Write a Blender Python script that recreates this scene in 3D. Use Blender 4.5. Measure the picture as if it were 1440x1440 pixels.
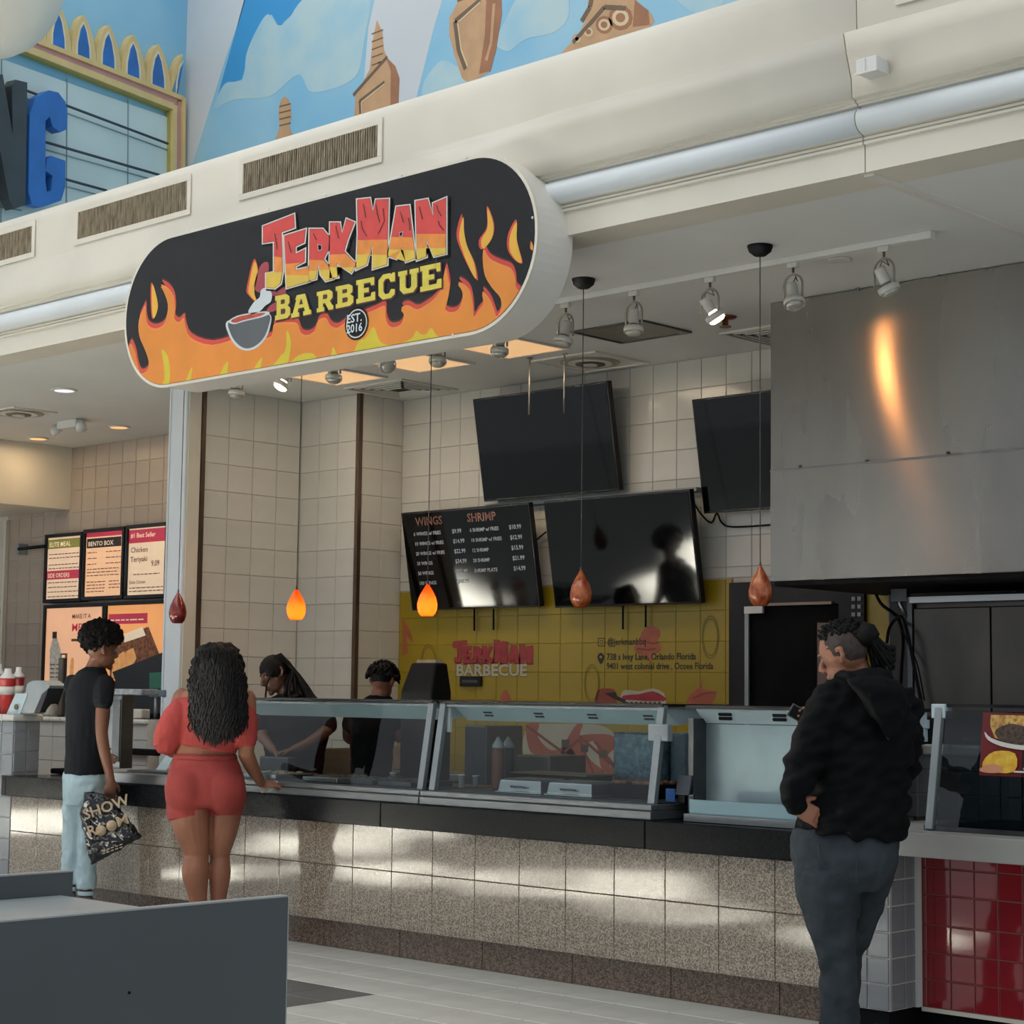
import bpy, math, random
from mathutils import Vector, Matrix, noise
random.seed(7)
SC = bpy.context.scene
COL = SC.collection
for o in list(bpy.data.objects): bpy.data.objects.remove(o)
R = math.radians
# ------------------------------------------------------------------ camera
F_PX, YAW, PITCH, ROLL, EYE = 2641.78, R(-43.4245), R(5.5645), R(.7084), 1.4
fwd = Vector((math.sin(YAW)*math.cos(PITCH), math.cos(YAW)*math.cos(PITCH), math.sin(PITCH)))
_r = Vector((math.cos(YAW), -math.sin(YAW), 0)); _u = _r.cross(fwd)
rgt = math.cos(ROLL)*_r + math.sin(ROLL)*_u
upv = -math.sin(ROLL)*_r + math.cos(ROLL)*_u
CAM = Vector((0, 0, EYE))
HN = Vector((math.sin(YAW), math.cos(YAW), 0))      # horizontal viewing direction
HR = Vector((math.cos(YAW), -math.sin(YAW), 0))     # horizontal direction to the right of it
cd = bpy.data.cameras.new('camera'); cam = bpy.data.objects.new('camera', cd); COL.objects.link(cam)
cd.sensor_width = 36; cd.lens = F_PX/1440*36; cd.clip_end = 200
cam.matrix_world = Matrix(((rgt.x, upv.x, -fwd.x, 0), (rgt.y, upv.y, -fwd.y, 0), (rgt.z, upv.z, -fwd.z, EYE), (0, 0, 0, 1)))
SC.camera = cam
# ------------------------------------------------------------------ world, view, lights
SC.view_settings.view_transform = 'Standard'; SC.view_settings.look = 'None'
SC.view_settings.gamma = 1; SC.view_settings.use_curve_mapping = False
SC.view_settings.exposure = -0.12
W = bpy.data.worlds.new('hall_daylight'); SC.world = W; W.use_nodes = True
bg = W.node_tree.nodes['Background']; bg.inputs[0].default_value = (.86, .93, 1, 1); bg.inputs[1].default_value = .72

def area(name, loc, to, sx, sy, power, col=(1, 1, 1), spread=180):
    l = bpy.data.lights.new(name, 'AREA'); l.shape = 'RECTANGLE'; l.size = sx; l.size_y = sy; l.energy = power; l.color = col
    l.spread = R(spread)
    o = bpy.data.objects.new(name, l); COL.objects.link(o); o.location = loc
    o.rotation_euler = (Vector(to)-Vector(loc)).to_track_quat('-Z', 'Y').to_euler()
    return o
# skylight in the roof of the hall, in front of the shops
area('skylight_or_fill', (-8, 1.5, 9.5), (-8, 4.5, 0), 16, 5, 440, (1, .98, .95))
area('skylight_or_fill', (-13, 7.2, 10.5), (-13, 9.5, 4.5), 10, 2.5, 150, (1, .98, .95))  # fill lamp added to brighten the mural and marquee
# shafts of sun through the skylight landing on the hall floor
for i, (x, y, sx, sy, a) in enumerate(((-13.4, 2.2, 2.2, 1.0, .3), (-10.9, 3.6, 1.6, .8, -.2), (-9.4, 3.1, 1.6, 1.3, .4), (-8.0, 3.9, 1.3, .6, .1),
                                       (-17.5, 2.6, 3.2, 1.2, .1), (-14.2, .6, 1.8, .9, .5), (-6.2, 4.3, .8, .5, .2), (-11.8, 4.6, .9, .5, .6))):
    o = area('sun_shaft', (x+.6, y-1.2, 9), (x, y, 0), sx, sy, 360*sx*sy, (1, .96, .88), 5)
    o.rotation_euler.rotate_axis('Z', a)

def at(px, py, X=None, Y=None, Z=None, H=None):
    d = fwd + rgt*((px-720)/F_PX) - upv*((py-720)/F_PX)
    if X is not None: t = X/d.x
    elif Y is not None: t = Y/d.y
    elif Z is not None: t = (Z-EYE)/d.z
    else: t = H/d.dot(HN)
    return CAM + d*t
# ------------------------------------------------------------------ materials
def lin(c):
    if isinstance(c, str): c = tuple(int(c[i:i+2], 16)/255 for i in (0, 2, 4))
    return tuple((v/12.92 if v <= .04045 else ((v+.055)/1.055)**2.4) for v in c)
MATS = {}
def mat(name, col, rough=.5, metal=0, var=.06, scale=6, bump=0, bscale=60, emit=None, es=0, coat=0, col2=None, aniso=0, trans=0, ior=1.5, spec=.5, stretch=None, alpha=1, ramp=(.35, .65), detail=3, rvar=0, arot=0):
    if name in MATS: return MATS[name]
    m = bpy.data.materials.new(name); m.use_nodes = True; nt = m.node_tree; N = nt.nodes; L = nt.links
    b = N['Principled BSDF']; c = lin(col)
    b.inputs['Roughness'].default_value = rough; b.inputs['Metallic'].default_value = metal
    b.inputs['Coat Weight'].default_value = coat; b.inputs['IOR'].default_value = ior
    b.inputs['Specular IOR Level'].default_value = spec
    b.inputs['Transmission Weight'].default_value = trans; b.inputs['Alpha'].default_value = alpha
    tc = N.new('ShaderNodeTexCoord'); mp = N.new('ShaderNodeMapping'); L.new(tc.outputs['Object'], mp.inputs['Vector'])
    if stretch: mp.inputs['Scale'].default_value = stretch
    nz = N.new('ShaderNodeTexNoise'); nz.inputs['Scale'].default_value = scale; nz.inputs['Detail'].default_value = detail
    L.new(mp.outputs[0], nz.inputs['Vector'])
    rp = N.new('ShaderNodeValToRGB'); L.new(nz.outputs['Fac'], rp.inputs[0])
    c2 = lin(col2) if col2 else tuple(min(1, v*(1+var)) for v in c)
    c1 = c if col2 else tuple(v*(1-var) for v in c)
    rp.color_ramp.elements[0].position, rp.color_ramp.elements[1].position = ramp
    rp.color_ramp.elements[0].color = (*c1, 1); rp.color_ramp.elements[1].color = (*c2, 1)
    L.new(rp.outputs[0], b.inputs['Base Color'])
    if bump:
        n2 = N.new('ShaderNodeTexNoise'); n2.inputs['Scale'].default_value = bscale; n2.inputs['Detail'].default_value = 4
        L.new(mp.outputs[0], n2.inputs['Vector'])
        bp = N.new('ShaderNodeBump'); bp.inputs['Strength'].default_value = bump; bp.inputs['Distance'].default_value = .01
        L.new(n2.outputs['Fac'], bp.inputs['Height']); L.new(bp.outputs[0], b.inputs['Normal'])
    if rvar:
        mr = N.new('ShaderNodeMapRange'); mr.inputs['To Min'].default_value = rough-rvar; mr.inputs['To Max'].default_value = rough+rvar
        L.new(nz.outputs['Fac'], mr.inputs['Value']); L.new(mr.outputs[0], b.inputs['Roughness'])
    if aniso:
        b.inputs['Anisotropic'].default_value = aniso
        t = N.new('ShaderNodeTangent'); t.direction_type = 'RADIAL'; t.axis = 'Z'; L.new(t.outputs[0], b.inputs['Tangent']); b.inputs['Anisotropic Rotation'].default_value = arot
    if emit:
        b.inputs['Emission Color'].default_value = (*lin(emit), 1); b.inputs['Emission Strength'].default_value = es
    MATS[name] = m
    return m
def glassmat(name, tint='e8f2f2', fac=.06, rough=.0):
    m = bpy.data.materials.new(name); m.use_nodes = True; nt = m.node_tree; N = nt.nodes; L = nt.links; N.clear()
    out = N.new('ShaderNodeOutputMaterial'); tr = N.new('ShaderNodeBsdfTransparent'); tr.inputs[0].default_value = (*lin(tint), 1)
    gl = N.new('ShaderNodeBsdfGlossy'); gl.inputs['Roughness'].default_value = rough+.02; gl.inputs[0].default_value = (1, 1, 1, 1)
    lw = N.new('ShaderNodeFresnel'); lw.inputs[0].default_value = 1.5
    nz = N.new('ShaderNodeTexNoise'); nz.inputs['Scale'].default_value = 3
    ad = N.new('ShaderNodeMath'); ad.operation = 'MULTIPLY_ADD'; ad.inputs[1].default_value = fac; L.new(nz.outputs['Fac'], ad.inputs[0]); L.new(lw.outputs[0], ad.inputs[2])
    mx = N.new('ShaderNodeMixShader'); L.new(ad.outputs[0], mx.inputs[0]); L.new(tr.outputs[0], mx.inputs[1]); L.new(gl.outputs[0], mx.inputs[2])
    ge = N.new('ShaderNodeNewGeometry'); iv = N.new('ShaderNodeMath'); iv.operation = 'SUBTRACT'; iv.inputs[0].default_value = 1; L.new(ge.outputs['Backfacing'], iv.inputs[1])
    ml = N.new('ShaderNodeMath'); ml.operation = 'MULTIPLY'; L.new(iv.outputs[0], ml.inputs[0]); hf_ = N.new('ShaderNodeMath'); hf_.operation = 'MULTIPLY'; hf_.inputs[1].default_value = .6; L.new(ad.outputs[0], hf_.inputs[0]); L.new(hf_.outputs[0], ml.inputs[1]); L.new(ml.outputs[0], mx.inputs[0])
    L.new(mx.outputs[0], out.inputs[0]); MATS[name] = m
    return m
def granite(name, dark, mid, light, sc=170, rough=.12, coat=0):
    m = bpy.data.materials.new(name); m.use_nodes = True; nt = m.node_tree; N = nt.nodes; L = nt.links; b = N['Principled BSDF']
    tc = N.new('ShaderNodeTexCoord'); v = N.new('ShaderNodeTexVoronoi'); v.inputs['Scale'].default_value = sc; L.new(tc.outputs['Object'], v.inputs['Vector'])
    sp = N.new('ShaderNodeSeparateColor'); L.new(v.outputs['Color'], sp.inputs[0])
    rp = N.new('ShaderNodeValToRGB'); L.new(sp.outputs[0], rp.inputs[0]); e = rp.color_ramp.elements
    e[0].position = .1; e[0].color = (*lin(dark), 1); e[1].position = .95; e[1].color = (*lin(light), 1)
    q = e.new(.5); q.color = (*lin(mid), 1)
    nz = N.new('ShaderNodeTexNoise'); nz.inputs['Scale'].default_value = 2.2; L.new(tc.outputs['Object'], nz.inputs['Vector'])
    r2 = N.new('ShaderNodeValToRGB'); L.new(nz.outputs['Fac'], r2.inputs[0]); r2.color_ramp.elements[0].color = (.86, .82, .76, 1); r2.color_ramp.elements[1].color = (1.1, 1.08, 1.06, 1)
    mx = N.new('ShaderNodeMix'); mx.data_type = 'RGBA'; mx.blend_type = 'MULTIPLY'; mx.inputs['Factor'].default_value = 1
    L.new(rp.outputs[0], mx.inputs['A']); L.new(r2.outputs[0], mx.inputs['B']); L.new(mx.outputs['Result'], b.inputs['Base Color'])
    b.inputs['Roughness'].default_value = rough; b.inputs['Coat Weight'].default_value = coat; b.inputs['Coat Roughness'].default_value = .05
    MATS[name] = m
    return m
# ------------------------------------------------------------------ objects
def tag(o, label=None, cat=None, group=None, kind=None):
    if label: o['label'] = label
    if cat: o['category'] = cat
    if group: o['group'] = group
    if kind: o['kind'] = kind
    return o
def org(o):
    v = Vector((0, 0, 0))
    while o is not None: v += o.location; o = o.parent
    return v
def thing(name, label, cat, loc=(0, 0, 0), group=None):
    o = bpy.data.objects.new(name, None); COL.objects.link(o); o.location = loc; o.empty_display_size = .1
    return tag(o, label, cat, group)
class MB:
    def __init__(s): s.v = []; s.f = []; s.m = []; s.s = []
    def face(s, pts, mi=0, sm=False):
        n = len(s.v); s.v += [Vector(p) for p in pts]; s.f.append(tuple(range(n, n+len(pts)))); s.m.append(mi); s.s.append(sm); return s
    def mesh(s, vs, fs, mi=0, sm=False):
        n = len(s.v); s.v += [Vector(p) for p in vs]
        for f in fs: s.f.append(tuple(i+n for i in f)); s.m.append(mi); s.s.append(sm)
        return s
    def box(s, x0, x1, y0, y1, z0, z1, mi=0):
        x0, x1 = min(x0, x1), max(x0, x1); y0, y1 = min(y0, y1), max(y0, y1); z0, z1 = min(z0, z1), max(z0, z1)
        vs = [(x, y, z) for z in (z0, z1) for y in (y0, y1) for x in (x0, x1)]
        return s.mesh(vs, [(0, 2, 3, 1), (4, 5, 7, 6), (0, 1, 5, 4), (1, 3, 7, 5), (3, 2, 6, 7), (2, 0, 4, 6)], mi)
    def obox(s, c, a, b, d, mi=0):          # centre and three half-axis vectors
        c = Vector(c); a = Vector(a); b = Vector(b); d = Vector(d)
        if a.cross(b).dot(d) < 0: a = -a
        vs = [c+a*i+b*j+d*k for k in (-1, 1) for j in (-1, 1) for i in (-1, 1)]
        return s.mesh(vs, [(0, 2, 3, 1), (4, 5, 7, 6), (0, 1, 5, 4), (1, 3, 7, 5), (3, 2, 6, 7), (2, 0, 4, 6)], mi)
    def beam(s, p, q, w, h, up=(0, 0, 1), mi=0):
        p = Vector(p); q = Vector(q); t = (q-p); u = Vector(up); sd = t.cross(u).normalized(); u2 = sd.cross(t).normalized()
        return s.obox((p+q)/2, t/2, sd*w/2, u2*h/2, mi)
    def rings(s, rs, mi=0, sm=True, cap=True, close=True):
        n = len(rs[0]); o = len(s.v)
        for r in rs: s.v += [Vector(p) for p in r]
        for i in range(len(rs)-1):
            for j in range(n if close else n-1):
                k = (j+1) % n
                s.f.append((o+i*n+j, o+i*n+k, o+(i+1)*n+k, o+(i+1)*n+j)); s.m.append(mi); s.s.append(sm)
        if cap and close:
            s.f.append(tuple(o+j for j in reversed(range(n)))); s.m.append(mi); s.s.append(False)
            b = o+(len(rs)-1)*n; s.f.append(tuple(b+j for j in range(n))); s.m.append(mi); s.s.append(False)
        return s
    def tube(s, pts, r, n=8, mi=0, cap=True, hint=None):
        pts = [Vector(p) for p in pts]; rs = []; N = len(pts)
        t0 = (pts[1]-pts[0]).normalized(); h = Vector(hint) if hint else (Vector((0, 0, 1)) if abs(t0.z) < .9 else Vector((1, 0, 0)))
        a = (h - t0*h.dot(t0)).normalized()
        for i, p in enumerate(pts):
            t = (pts[min(i+1, N-1)]-pts[max(i-1, 0)]).normalized()
            a = (a - t*a.dot(t)).normalized(); b = t.cross(a)
            ri = r[i] if isinstance(r, (list, tuple)) else r
            ra, rb = ri if isinstance(ri, (list, tuple)) else (ri, ri)
            rs.append([p + a*(ra*math.cos(2*math.pi*j/n)) + b*(rb*math.sin(2*math.pi*j/n)) for j in range(n)])
        return s.rings(rs, mi, True, cap)
    def lathe(s, c, prof, n=24, mi=0, axis=(0, 0, 1), cap=True):
        c = Vector(c); ax = Vector(axis).normalized(); a = ax.orthogonal().normalized(); b = ax.cross(a)
        rs = [[c + ax*z + a*(max(r, 1e-4)*math.cos(2*math.pi*j/n)) + b*(max(r, 1e-4)*math.sin(2*math.pi*j/n)) for j in range(n)] for r, z in prof]
        return s.rings(rs, mi, True, cap)
    def ball(s, c, r, n=12, mi=0, ax=None):
        c = Vector(c); rx, ry, rz = r if isinstance(r, (list, tuple)) else (r, r, r)
        A = ax or (Vector((1, 0, 0)), Vector((0, 1, 0)), Vector((0, 0, 1))); rs = []
        for i in range(n//2+1):
            th = math.pi*(i/(n//2)); zz = -math.cos(th); q = max(math.sin(th), .02)
            rs.append([c + A[0]*(rx*q*math.cos(2*math.pi*j/n)) + A[1]*(ry*q*math.sin(2*math.pi*j/n)) + A[2]*(rz*zz) for j in range(n)])
        return s.rings(rs, mi)
    def prism(s, poly, ext, mi=0, side=None):     # planar polygon (3-D points) pushed along ext
        poly = [Vector(p) for p in poly]; e = Vector(ext); n = len(poly); q = [p+e for p in poly]
        nm = Vector((0, 0, 0))
        for i in range(n): nm += poly[i].cross(poly[(i+1) % n])
        if nm.dot(e) > 0: poly.reverse(); q.reverse()
        s.face(poly, mi); s.face(list(reversed(q)), mi)
        for i in range(n):
            k = (i+1) % n; s.face([poly[k], poly[i], q[i], q[k]], mi if side is None else side)
        return s
    def build(s, name, mats, parent=None, bev=0, smooth=None):
        base = org(parent); me = bpy.data.meshes.new(name)
        me.from_pydata([tuple(v-base) for v in s.v], [], s.f)
        for m in (mats if isinstance(mats, (list, tuple)) else [mats]): me.materials.append(m)
        me.polygons.foreach_set('material_index', s.m)
        me.polygons.foreach_set('use_smooth', s.s if smooth is None else [smooth]*len(s.f))
        me.update()
        o = bpy.data.objects.new(name, me); COL.objects.link(o)
        if parent: o.parent = parent
        if bev:
            md = o.modifiers.new('bevel', 'BEVEL'); md.width = bev; md.segments = 2; md.limit_method = 'ANGLE'; md.harden_normals = False
        return o
def copy_tree(o, parent=None):
    c = o.copy(); COL.objects.link(c)
    if parent: c.parent = parent
    for ch in list(o.children): copy_tree(ch, c)
    return c
def inst(name, me, parent, loc, rot=(0, 0, 0), scale=None):
    o = bpy.data.objects.new(name, me); COL.objects.link(o); o.parent = parent
    o.location = Vector(loc)-org(parent); o.rotation_euler = rot
    if scale: o.scale = scale
    return o
def cat_rom(pts, k=6, closed=True):
    out = []; n = len(pts); rng = range(n if closed else n-1)
    g = lambda i: Vector(pts[i % n]) if closed else Vector(pts[max(0, min(n-1, i))])
    for i in rng:
        a, b, c, d = g(i-1), g(i), g(i+1), g(i+2)
        for j in range(k):
            t = j/k; out.append(.5*((2*b)+(c-a)*t+(2*a-5*b+4*c-d)*t*t+(-a+3*b-3*c+d)*t**3))
    if not closed: out.append(Vector(pts[-1]))
    return out
def tile_mesh(name, w, h, t, m, bev=.002):
    # slab facing -Y, centred, front at y=-t
    x, z = w/2, h/2; b = bev
    v = [(-x, 0, -z), (x, 0, -z), (x, 0, z), (-x, 0, z), (-x, -t+b, -z), (x, -t+b, -z), (x, -t+b, z), (-x, -t+b, z),
         (-x+b, -t, -z+b), (x-b, -t, -z+b), (x-b, -t, z-b), (-x+b, -t, z-b)]
    f = [(8, 9, 10, 11), (4, 5, 9, 8), (5, 6, 10, 9), (6, 7, 11, 10), (7, 4, 8, 11), (0, 1, 5, 4), (1, 2, 6, 5), (2, 3, 7, 6), (3, 0, 4, 7)]
    me = bpy.data.meshes.new(name); me.from_pydata(v, [], f); me.materials.append(m); me.update()
    return me
def tiles(parent, u_lines, v_lines, fixed, axis, m, t=.008, joint=.0035, skip=None, name='tile', wob=.0012, mfun=None):
    # axis 'Y': plane Y=fixed facing -Y, u is X, v is Z; 'X': plane X=fixed facing +X, u is Y, v is Z; 'Z': floor, u is X, v is Y
    cache = {}
    for i in range(len(u_lines)-1):
        for j in range(len(v_lines)-1):
            u0, u1 = u_lines[i], u_lines[i+1]; v0, v1 = v_lines[j], v_lines[j+1]
            uc, vc = (u0+u1)/2, (v0+v1)/2
            if skip and skip(uc, vc): continue
            w, h = abs(u1-u0)-joint, abs(v1-v0)-joint
            mm = mfun(uc, vc) if mfun else m
            key = (round(w, 4), round(h, 4), mm.name)
            if key not in cache: cache[key] = tile_mesh(name, w, h, t, mm)
            r = (random.uniform(-wob, wob), 0, random.uniform(-wob, wob))
            if axis == 'Y': inst(name, cache[key], parent, (uc, fixed, vc), r)
            elif axis == 'X': inst(name, cache[key], parent, (fixed, uc, vc), (r[0], 0, R(90)+r[2]))
            else: inst(name, cache[key], parent, (uc, vc, fixed), (R(-90)+r[0]*.4, 0, 0))
def fr(a, b, st):
    n = max(1, round(abs(b-a)/st)); return [a+(b-a)*i/n for i in range(n+1)]
def text_into(mb, body, origin, u, v, size, mi=0, bold=0, align='LEFT', spacing=1, sx=1):
    c = bpy.data.curves.new('t', 'FONT'); c.body = body; c.size = 1; c.align_x = align; c.offset = bold; c.space_character = spacing
    c.resolution_u = 2
    o = bpy.data.objects.new('t', c); COL.objects.link(o)
    me = o.to_mesh(); u = Vector(u); v = Vector(v); origin = Vector(origin)
    vs = [origin + u*(p.co.x*size*sx) + v*(p.co.y*size) for p in me.vertices]
    mb.mesh(vs, [tuple(f.vertices) for f in me.polygons], mi)
    o.to_mesh_clear(); bpy.data.objects.remove(o); bpy.data.curves.remove(c)
class Art:
    """flat print on a plane facing -Y: polygons measured on the photograph, laid at the plane's own place"""
    def __init__(s, Y): s.Y = Y; s.mb = MB(); s.mats = []; s.k = 0
    def mi(s, m):
        if m not in s.mats: s.mats.append(m)
        return s.mats.index(m)
    def P(s, p, lay): return at(p[0], p[1], Y=s.Y-lay*.0006)
    def poly(s, pts, m, lay=1, smooth=0):
        if smooth: pts = [tuple(p) for p in cat_rom([Vector((a, b, 0)) for a, b in pts], smooth)]
        q = []
        for p in pts:
            w = at(p[0], p[1], Y=s.Y); q.append(Vector((w.x, s.Y-lay*.0006, w.z)))
        n = Vector((0, 0, 0))
        for i in range(len(q)): n += q[i].cross(q[(i+1) % len(q)])
        if n.y > 0: q.reverse()
        s.mb.face(q, s.mi(m)); return s
    def line(s, pts, w, m, lay=1):
        q = [at(p[0], p[1], Y=s.Y) for p in pts]
        for a, b in zip(q, q[1:]):
            t = (b-a).normalized(); n = Vector((t.z, 0, -t.x))*w/2
            s.mb.face([Vector((p.x, s.Y-lay*.0006, p.z)) for p in (a-n, a+n, b+n, b-n)], s.mi(m))
        return s
    def rect(s, x0, z0, x1, z1, m, lay=1):
        y = s.Y-lay*.0006; s.mb.face([(x0, y, z0), (x1, y, z0), (x1, y, z1), (x0, y, z1)], s.mi(m)); return s
    def text(s, body, p, size, m, lay=2, bold=.02, u=(1, 0, 0), v=(0, 0, 1), **k):
        w = at(p[0], p[1], Y=s.Y) if len(p) == 2 else Vector(p)
        text_into(s.mb, body, (w.x, s.Y-lay*.0006, w.z), u, v, size, s.mi(m), bold, **k); return s
    def build(s, name, parent): return s.mb.build(name, s.mats, parent)
# ------------------------------------------------------------------ materials of the place
cream = mat('cream_paint', 'd8d2c3', .45, var=.05, scale=1.5, bump=.05, bscale=30)
cream2 = mat('cream_paint_pale', 'dbd8d0', .4, var=.04, scale=2)
gloss_white = mat('white_moulding', 'dde3e6', .5, var=.03, scale=2)
ceilm = mat('ceiling_paint', 'e0e0dc', .6, var=.04, scale=1.2)
grout = mat('grout', 'c9c5bb', .8, var=.1)
grout_dark = mat('floor_grout', '6e6e6a', .8, var=.1)
white_tile = mat('white_glazed_tile', 'cfcdc4', .18, var=.04, scale=3, coat=.2)
beige_tile = mat('beige_glazed_tile', 'a3968a', .3, var=.06, scale=3)
gray_tile = mat('gray_glazed_tile', '7d8184', .2, var=.08, scale=5)
red_tile = mat('red_glazed_tile', '8a2229', .08, var=.1, scale=4, coat=.5)
floor_tile = mat('pale_floor_tile', 'c9c9c1', .22, var=.07, scale=3, rvar=.06)
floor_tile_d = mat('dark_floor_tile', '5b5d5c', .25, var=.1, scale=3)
gran = granite('speckled_granite', '5e564c', '8d8376', 'b5aa9a', 190, .06, .3)
gran_toe = granite('brown_granite', '40362f', '665549', '887667', 170, .25)
black_gran = granite('black_granite', '08090b', '0e0f12', '202226', 260, .2)
black_gran.node_tree.nodes['Principled BSDF'].inputs['Specular IOR Level'].default_value = .04
steel = mat('stainless_steel', 'a9abac', .33, 1, var=.07, scale=4, stretch=(1, 1, 8), rvar=.06)
hoodm = mat('brushed_hood_steel', '85837f', .27, 1, var=.05, scale=1.6, stretch=(2.2, 2.2, .5), rvar=.04, aniso=.96, arot=.25)
alu = mat('aluminium_frame', '8f9698', .45, .6, var=.05)
rail_steel = mat('dull_rail_steel', '74787a', .5, .7, var=.1, scale=5, stretch=(1, 1, 8))
blackp = mat('black_plastic', '101115', .45, var=.15, spec=.25)
blackm = mat('matte_black', '0b0c0e', .8, var=.15, spec=.15)
screen = mat('black_screen_glass', '030405', .05, var=.05, spec=.3)
white_pl = mat('white_plastic', 'd6d6d2', .4, var=.03)
wood_trim = mat('dark_bronze_strip', '5a4a3d', .35, .5, var=.15, scale=8)
glass = glassmat('clear_glass', 'f2f7f7', .03)
W_X0, W_X1 = -19, -2
def struct(name, mb, mats, bev=0):
    o = mb.build(name, mats, None, bev); o['kind'] = 'structure'; return o
def empty_struct(name):
    o = bpy.data.objects.new(name, None); COL.objects.link(o); o['kind'] = 'structure'; return o
# floor ----------------------------------------------------------------------
m = bpy.data.materials.new('hall_floor_tiles'); m.use_nodes = True; nt = m.node_tree; bs = nt.nodes['Principled BSDF']
tc = nt.nodes.new('ShaderNodeTexCoord'); br = nt.nodes.new('ShaderNodeTexBrick'); br.offset = 0; br.inputs['Scale'].default_value = 1
br.inputs['Brick Width'].default_value = .311; br.inputs['Row Height'].default_value = .3145; br.inputs['Mortar Size'].default_value = .003
br.inputs['Color1'].default_value = (*lin('c9c9c1'), 1); br.inputs['Color2'].default_value = (*lin('c3c3bc'), 1); br.inputs['Mortar'].default_value = (*lin('8a8a86'), 1)
nt.links.new(tc.outputs['Object'], br.inputs['Vector']); nt.links.new(br.outputs[0], bs.inputs['Base Color']); bs.inputs['Roughness'].default_value = .3
hall_floor = m
xl = [-5.98+.311*k for k in range(-13, 9)]; yl = [6.09+.3145*k for k in range(-5, 4)]; yl[-1] = 7.03
fx0, fx1, fy0, fy1 = xl[0], xl[-1], yl[0], yl[-1]
b = MB().box(fx0, fx1, fy0, fy1, -.2, -.008, 0)
for (a, c, d, e) in ((-30, fx0, -8, 12), (fx1, 4, -8, 12), (fx0, fx1, -8, fy0), (fx0, fx1, fy1, 12)): b.box(a, c, d, e, -.2, 0, 1)
floor = struct('floor', b, [grout_dark, hall_floor])
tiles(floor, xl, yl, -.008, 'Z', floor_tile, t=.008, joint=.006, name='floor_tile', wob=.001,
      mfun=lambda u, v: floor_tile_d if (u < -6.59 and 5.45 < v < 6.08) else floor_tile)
# ceiling ----------------------------------------------------------------------
ceil = struct('ceiling', MB().box(W_X0, W_X1, 6.899, 9.9, 3.62, 3.72), ceilm)
struct('trim_1', MB().beam(at(1221.6, 246, Z=3.617), at(1460, 339, Z=3.617), .05, .012), cream2, .003)
# walls ------------------------------------------------------------------------
wall_back = struct('wall_back', MB().box(W_X0, W_X1, 9.71, 9.9, 0, 3.62), grout)
xb = [-7.08-.203*k for k in range(17, -4, -1)]; xb = [x for x in xb if x > -10.32]; xb[0] = -10.34
zb = [2.165]+[2.235+.198*k for k in range(7)]+[3.62]
tiles(wall_back, xb, zb, 9.71, 'Y', white_tile, t=.008)
xn = fr(-15.83, -11.1, .203); tiles(wall_back, xn, [1.0+.2015*k for k in range(14)], 9.71, 'Y', beige_tile, t=.008)
wall_left = struct('wall_left', MB().box(-11.12, -11.01, 8.32, 9.27, .8, 3.62).box(-11.12, -10.34, 9.27, 9.715, .8, 3.62), grout)
zs = [.85+.2015*k for k in range(13)]+[3.62]
tiles(wall_left, fr(8.34, 9.26, .205), zs, -11.01, 'X', white_tile, name='tile', t=.008)
tiles(wall_left, fr(-11.0, -10.36, .21), zs, 9.27, 'Y', white_tile, t=.008)
tiles(wall_left, fr(9.29, 9.70, .205), zs, -10.34, 'X', white_tile, t=.008)
# dark strips that cap the tile corners, and the white end post of the dividing wall
struct('trim_2', MB().box(-11.02, -10.985, 8.315, 8.345, .83, 3.62), wood_trim)
struct('trim_3', MB().box(-10.36, -10.325, 9.25, 9.285, .83, 3.62), wood_trim)
post = struct('trim_4', MB().box(-11.215, -11.01, 8.19, 8.315, .83, 3.62, 0).box(-11.009, -10.998, 8.20, 8.31, .83, 3.62, 1).box(-11.22, -11.20, 8.183, 8.19, .83, 3.62, 0).box(-11.03, -11.01, 8.183, 8.19, .83, 3.62, 0), [gloss_white, cream], .003)
# bulkhead of the neighbouring unit
struct('trim_5', MB().box(-19, -14.78, 8.6, 9.705, 3.045, 3.62), cream, .004)
struct('wall_far_left', MB().box(-19, -18.9, 6.7, 9.7, 0, 3.62), mat('dark_beige_paint', '8a7a68', .6))
# upper wall with the painted sky, standing behind the fascia -----------------------
YM = 10.0
sky1 = mat('painted_sky_blue', '7db7d6', .6, col2='9cc6d8', scale=.9); sky2 = mat('painted_deep_blue', '3a93cb', .6, var=.05, scale=1)
beam_m = mat('painted_white_beam', 'c9ced1', .6, var=.03, scale=1); cloud = mat('painted_cloud', 'b3ccd0', .6, col2='97c2d4', scale=2.4, ramp=(.4, .7))
stone = mat('painted_stone_ornament', 'c29a72', .6, var=.08, scale=6); stone_d = mat('painted_stone_shadow', 'a06d4c', .6, var=.1, scale=6); stone_l = mat('painted_stone_line', '6f5a45', .6); stone_h = mat('painted_stone_edge', 'd8bf98', .6)
wu = struct('wall_upper', MB().box(-13.67, 2, YM, YM+.15, 4.0, 8.5), sky1)
A = Art(YM)
A.poly([(262, -60), (362, -60), (336, 30), (318, 80), (272, 228), (240, 250), (258, 200)], beam_m, 1)
A.poly([(360, -60), (440, -60), (428, 5), (400, 30), (393, 40), (382, 20), (368, 35), (348, 85), (340, 112), (318, 118), (302, 150), (320, 85)], sky2, 1)
A.poly([(540, -60), (640, -60), (610, 40), (575, 180), (500, 190), (512, 110), (518, 40)], beam_m, 1)
A.poly([(302, 152), (316, 118), (341, 112), (347, 75), (362, 40), (377, 20), (390, 35), (404, 30), (425, 0), (470, -30), (520, -20), (512, 60), (498, 110), (440, 130), (420, 105), (380, 135), (330, 140)], cloud, 2, 5)
A.poly([(595, 120), (610, 95), (625, 85), (650, 100), (660, 130), (640, 150), (598, 150)], cloud, 2, 5)
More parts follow.
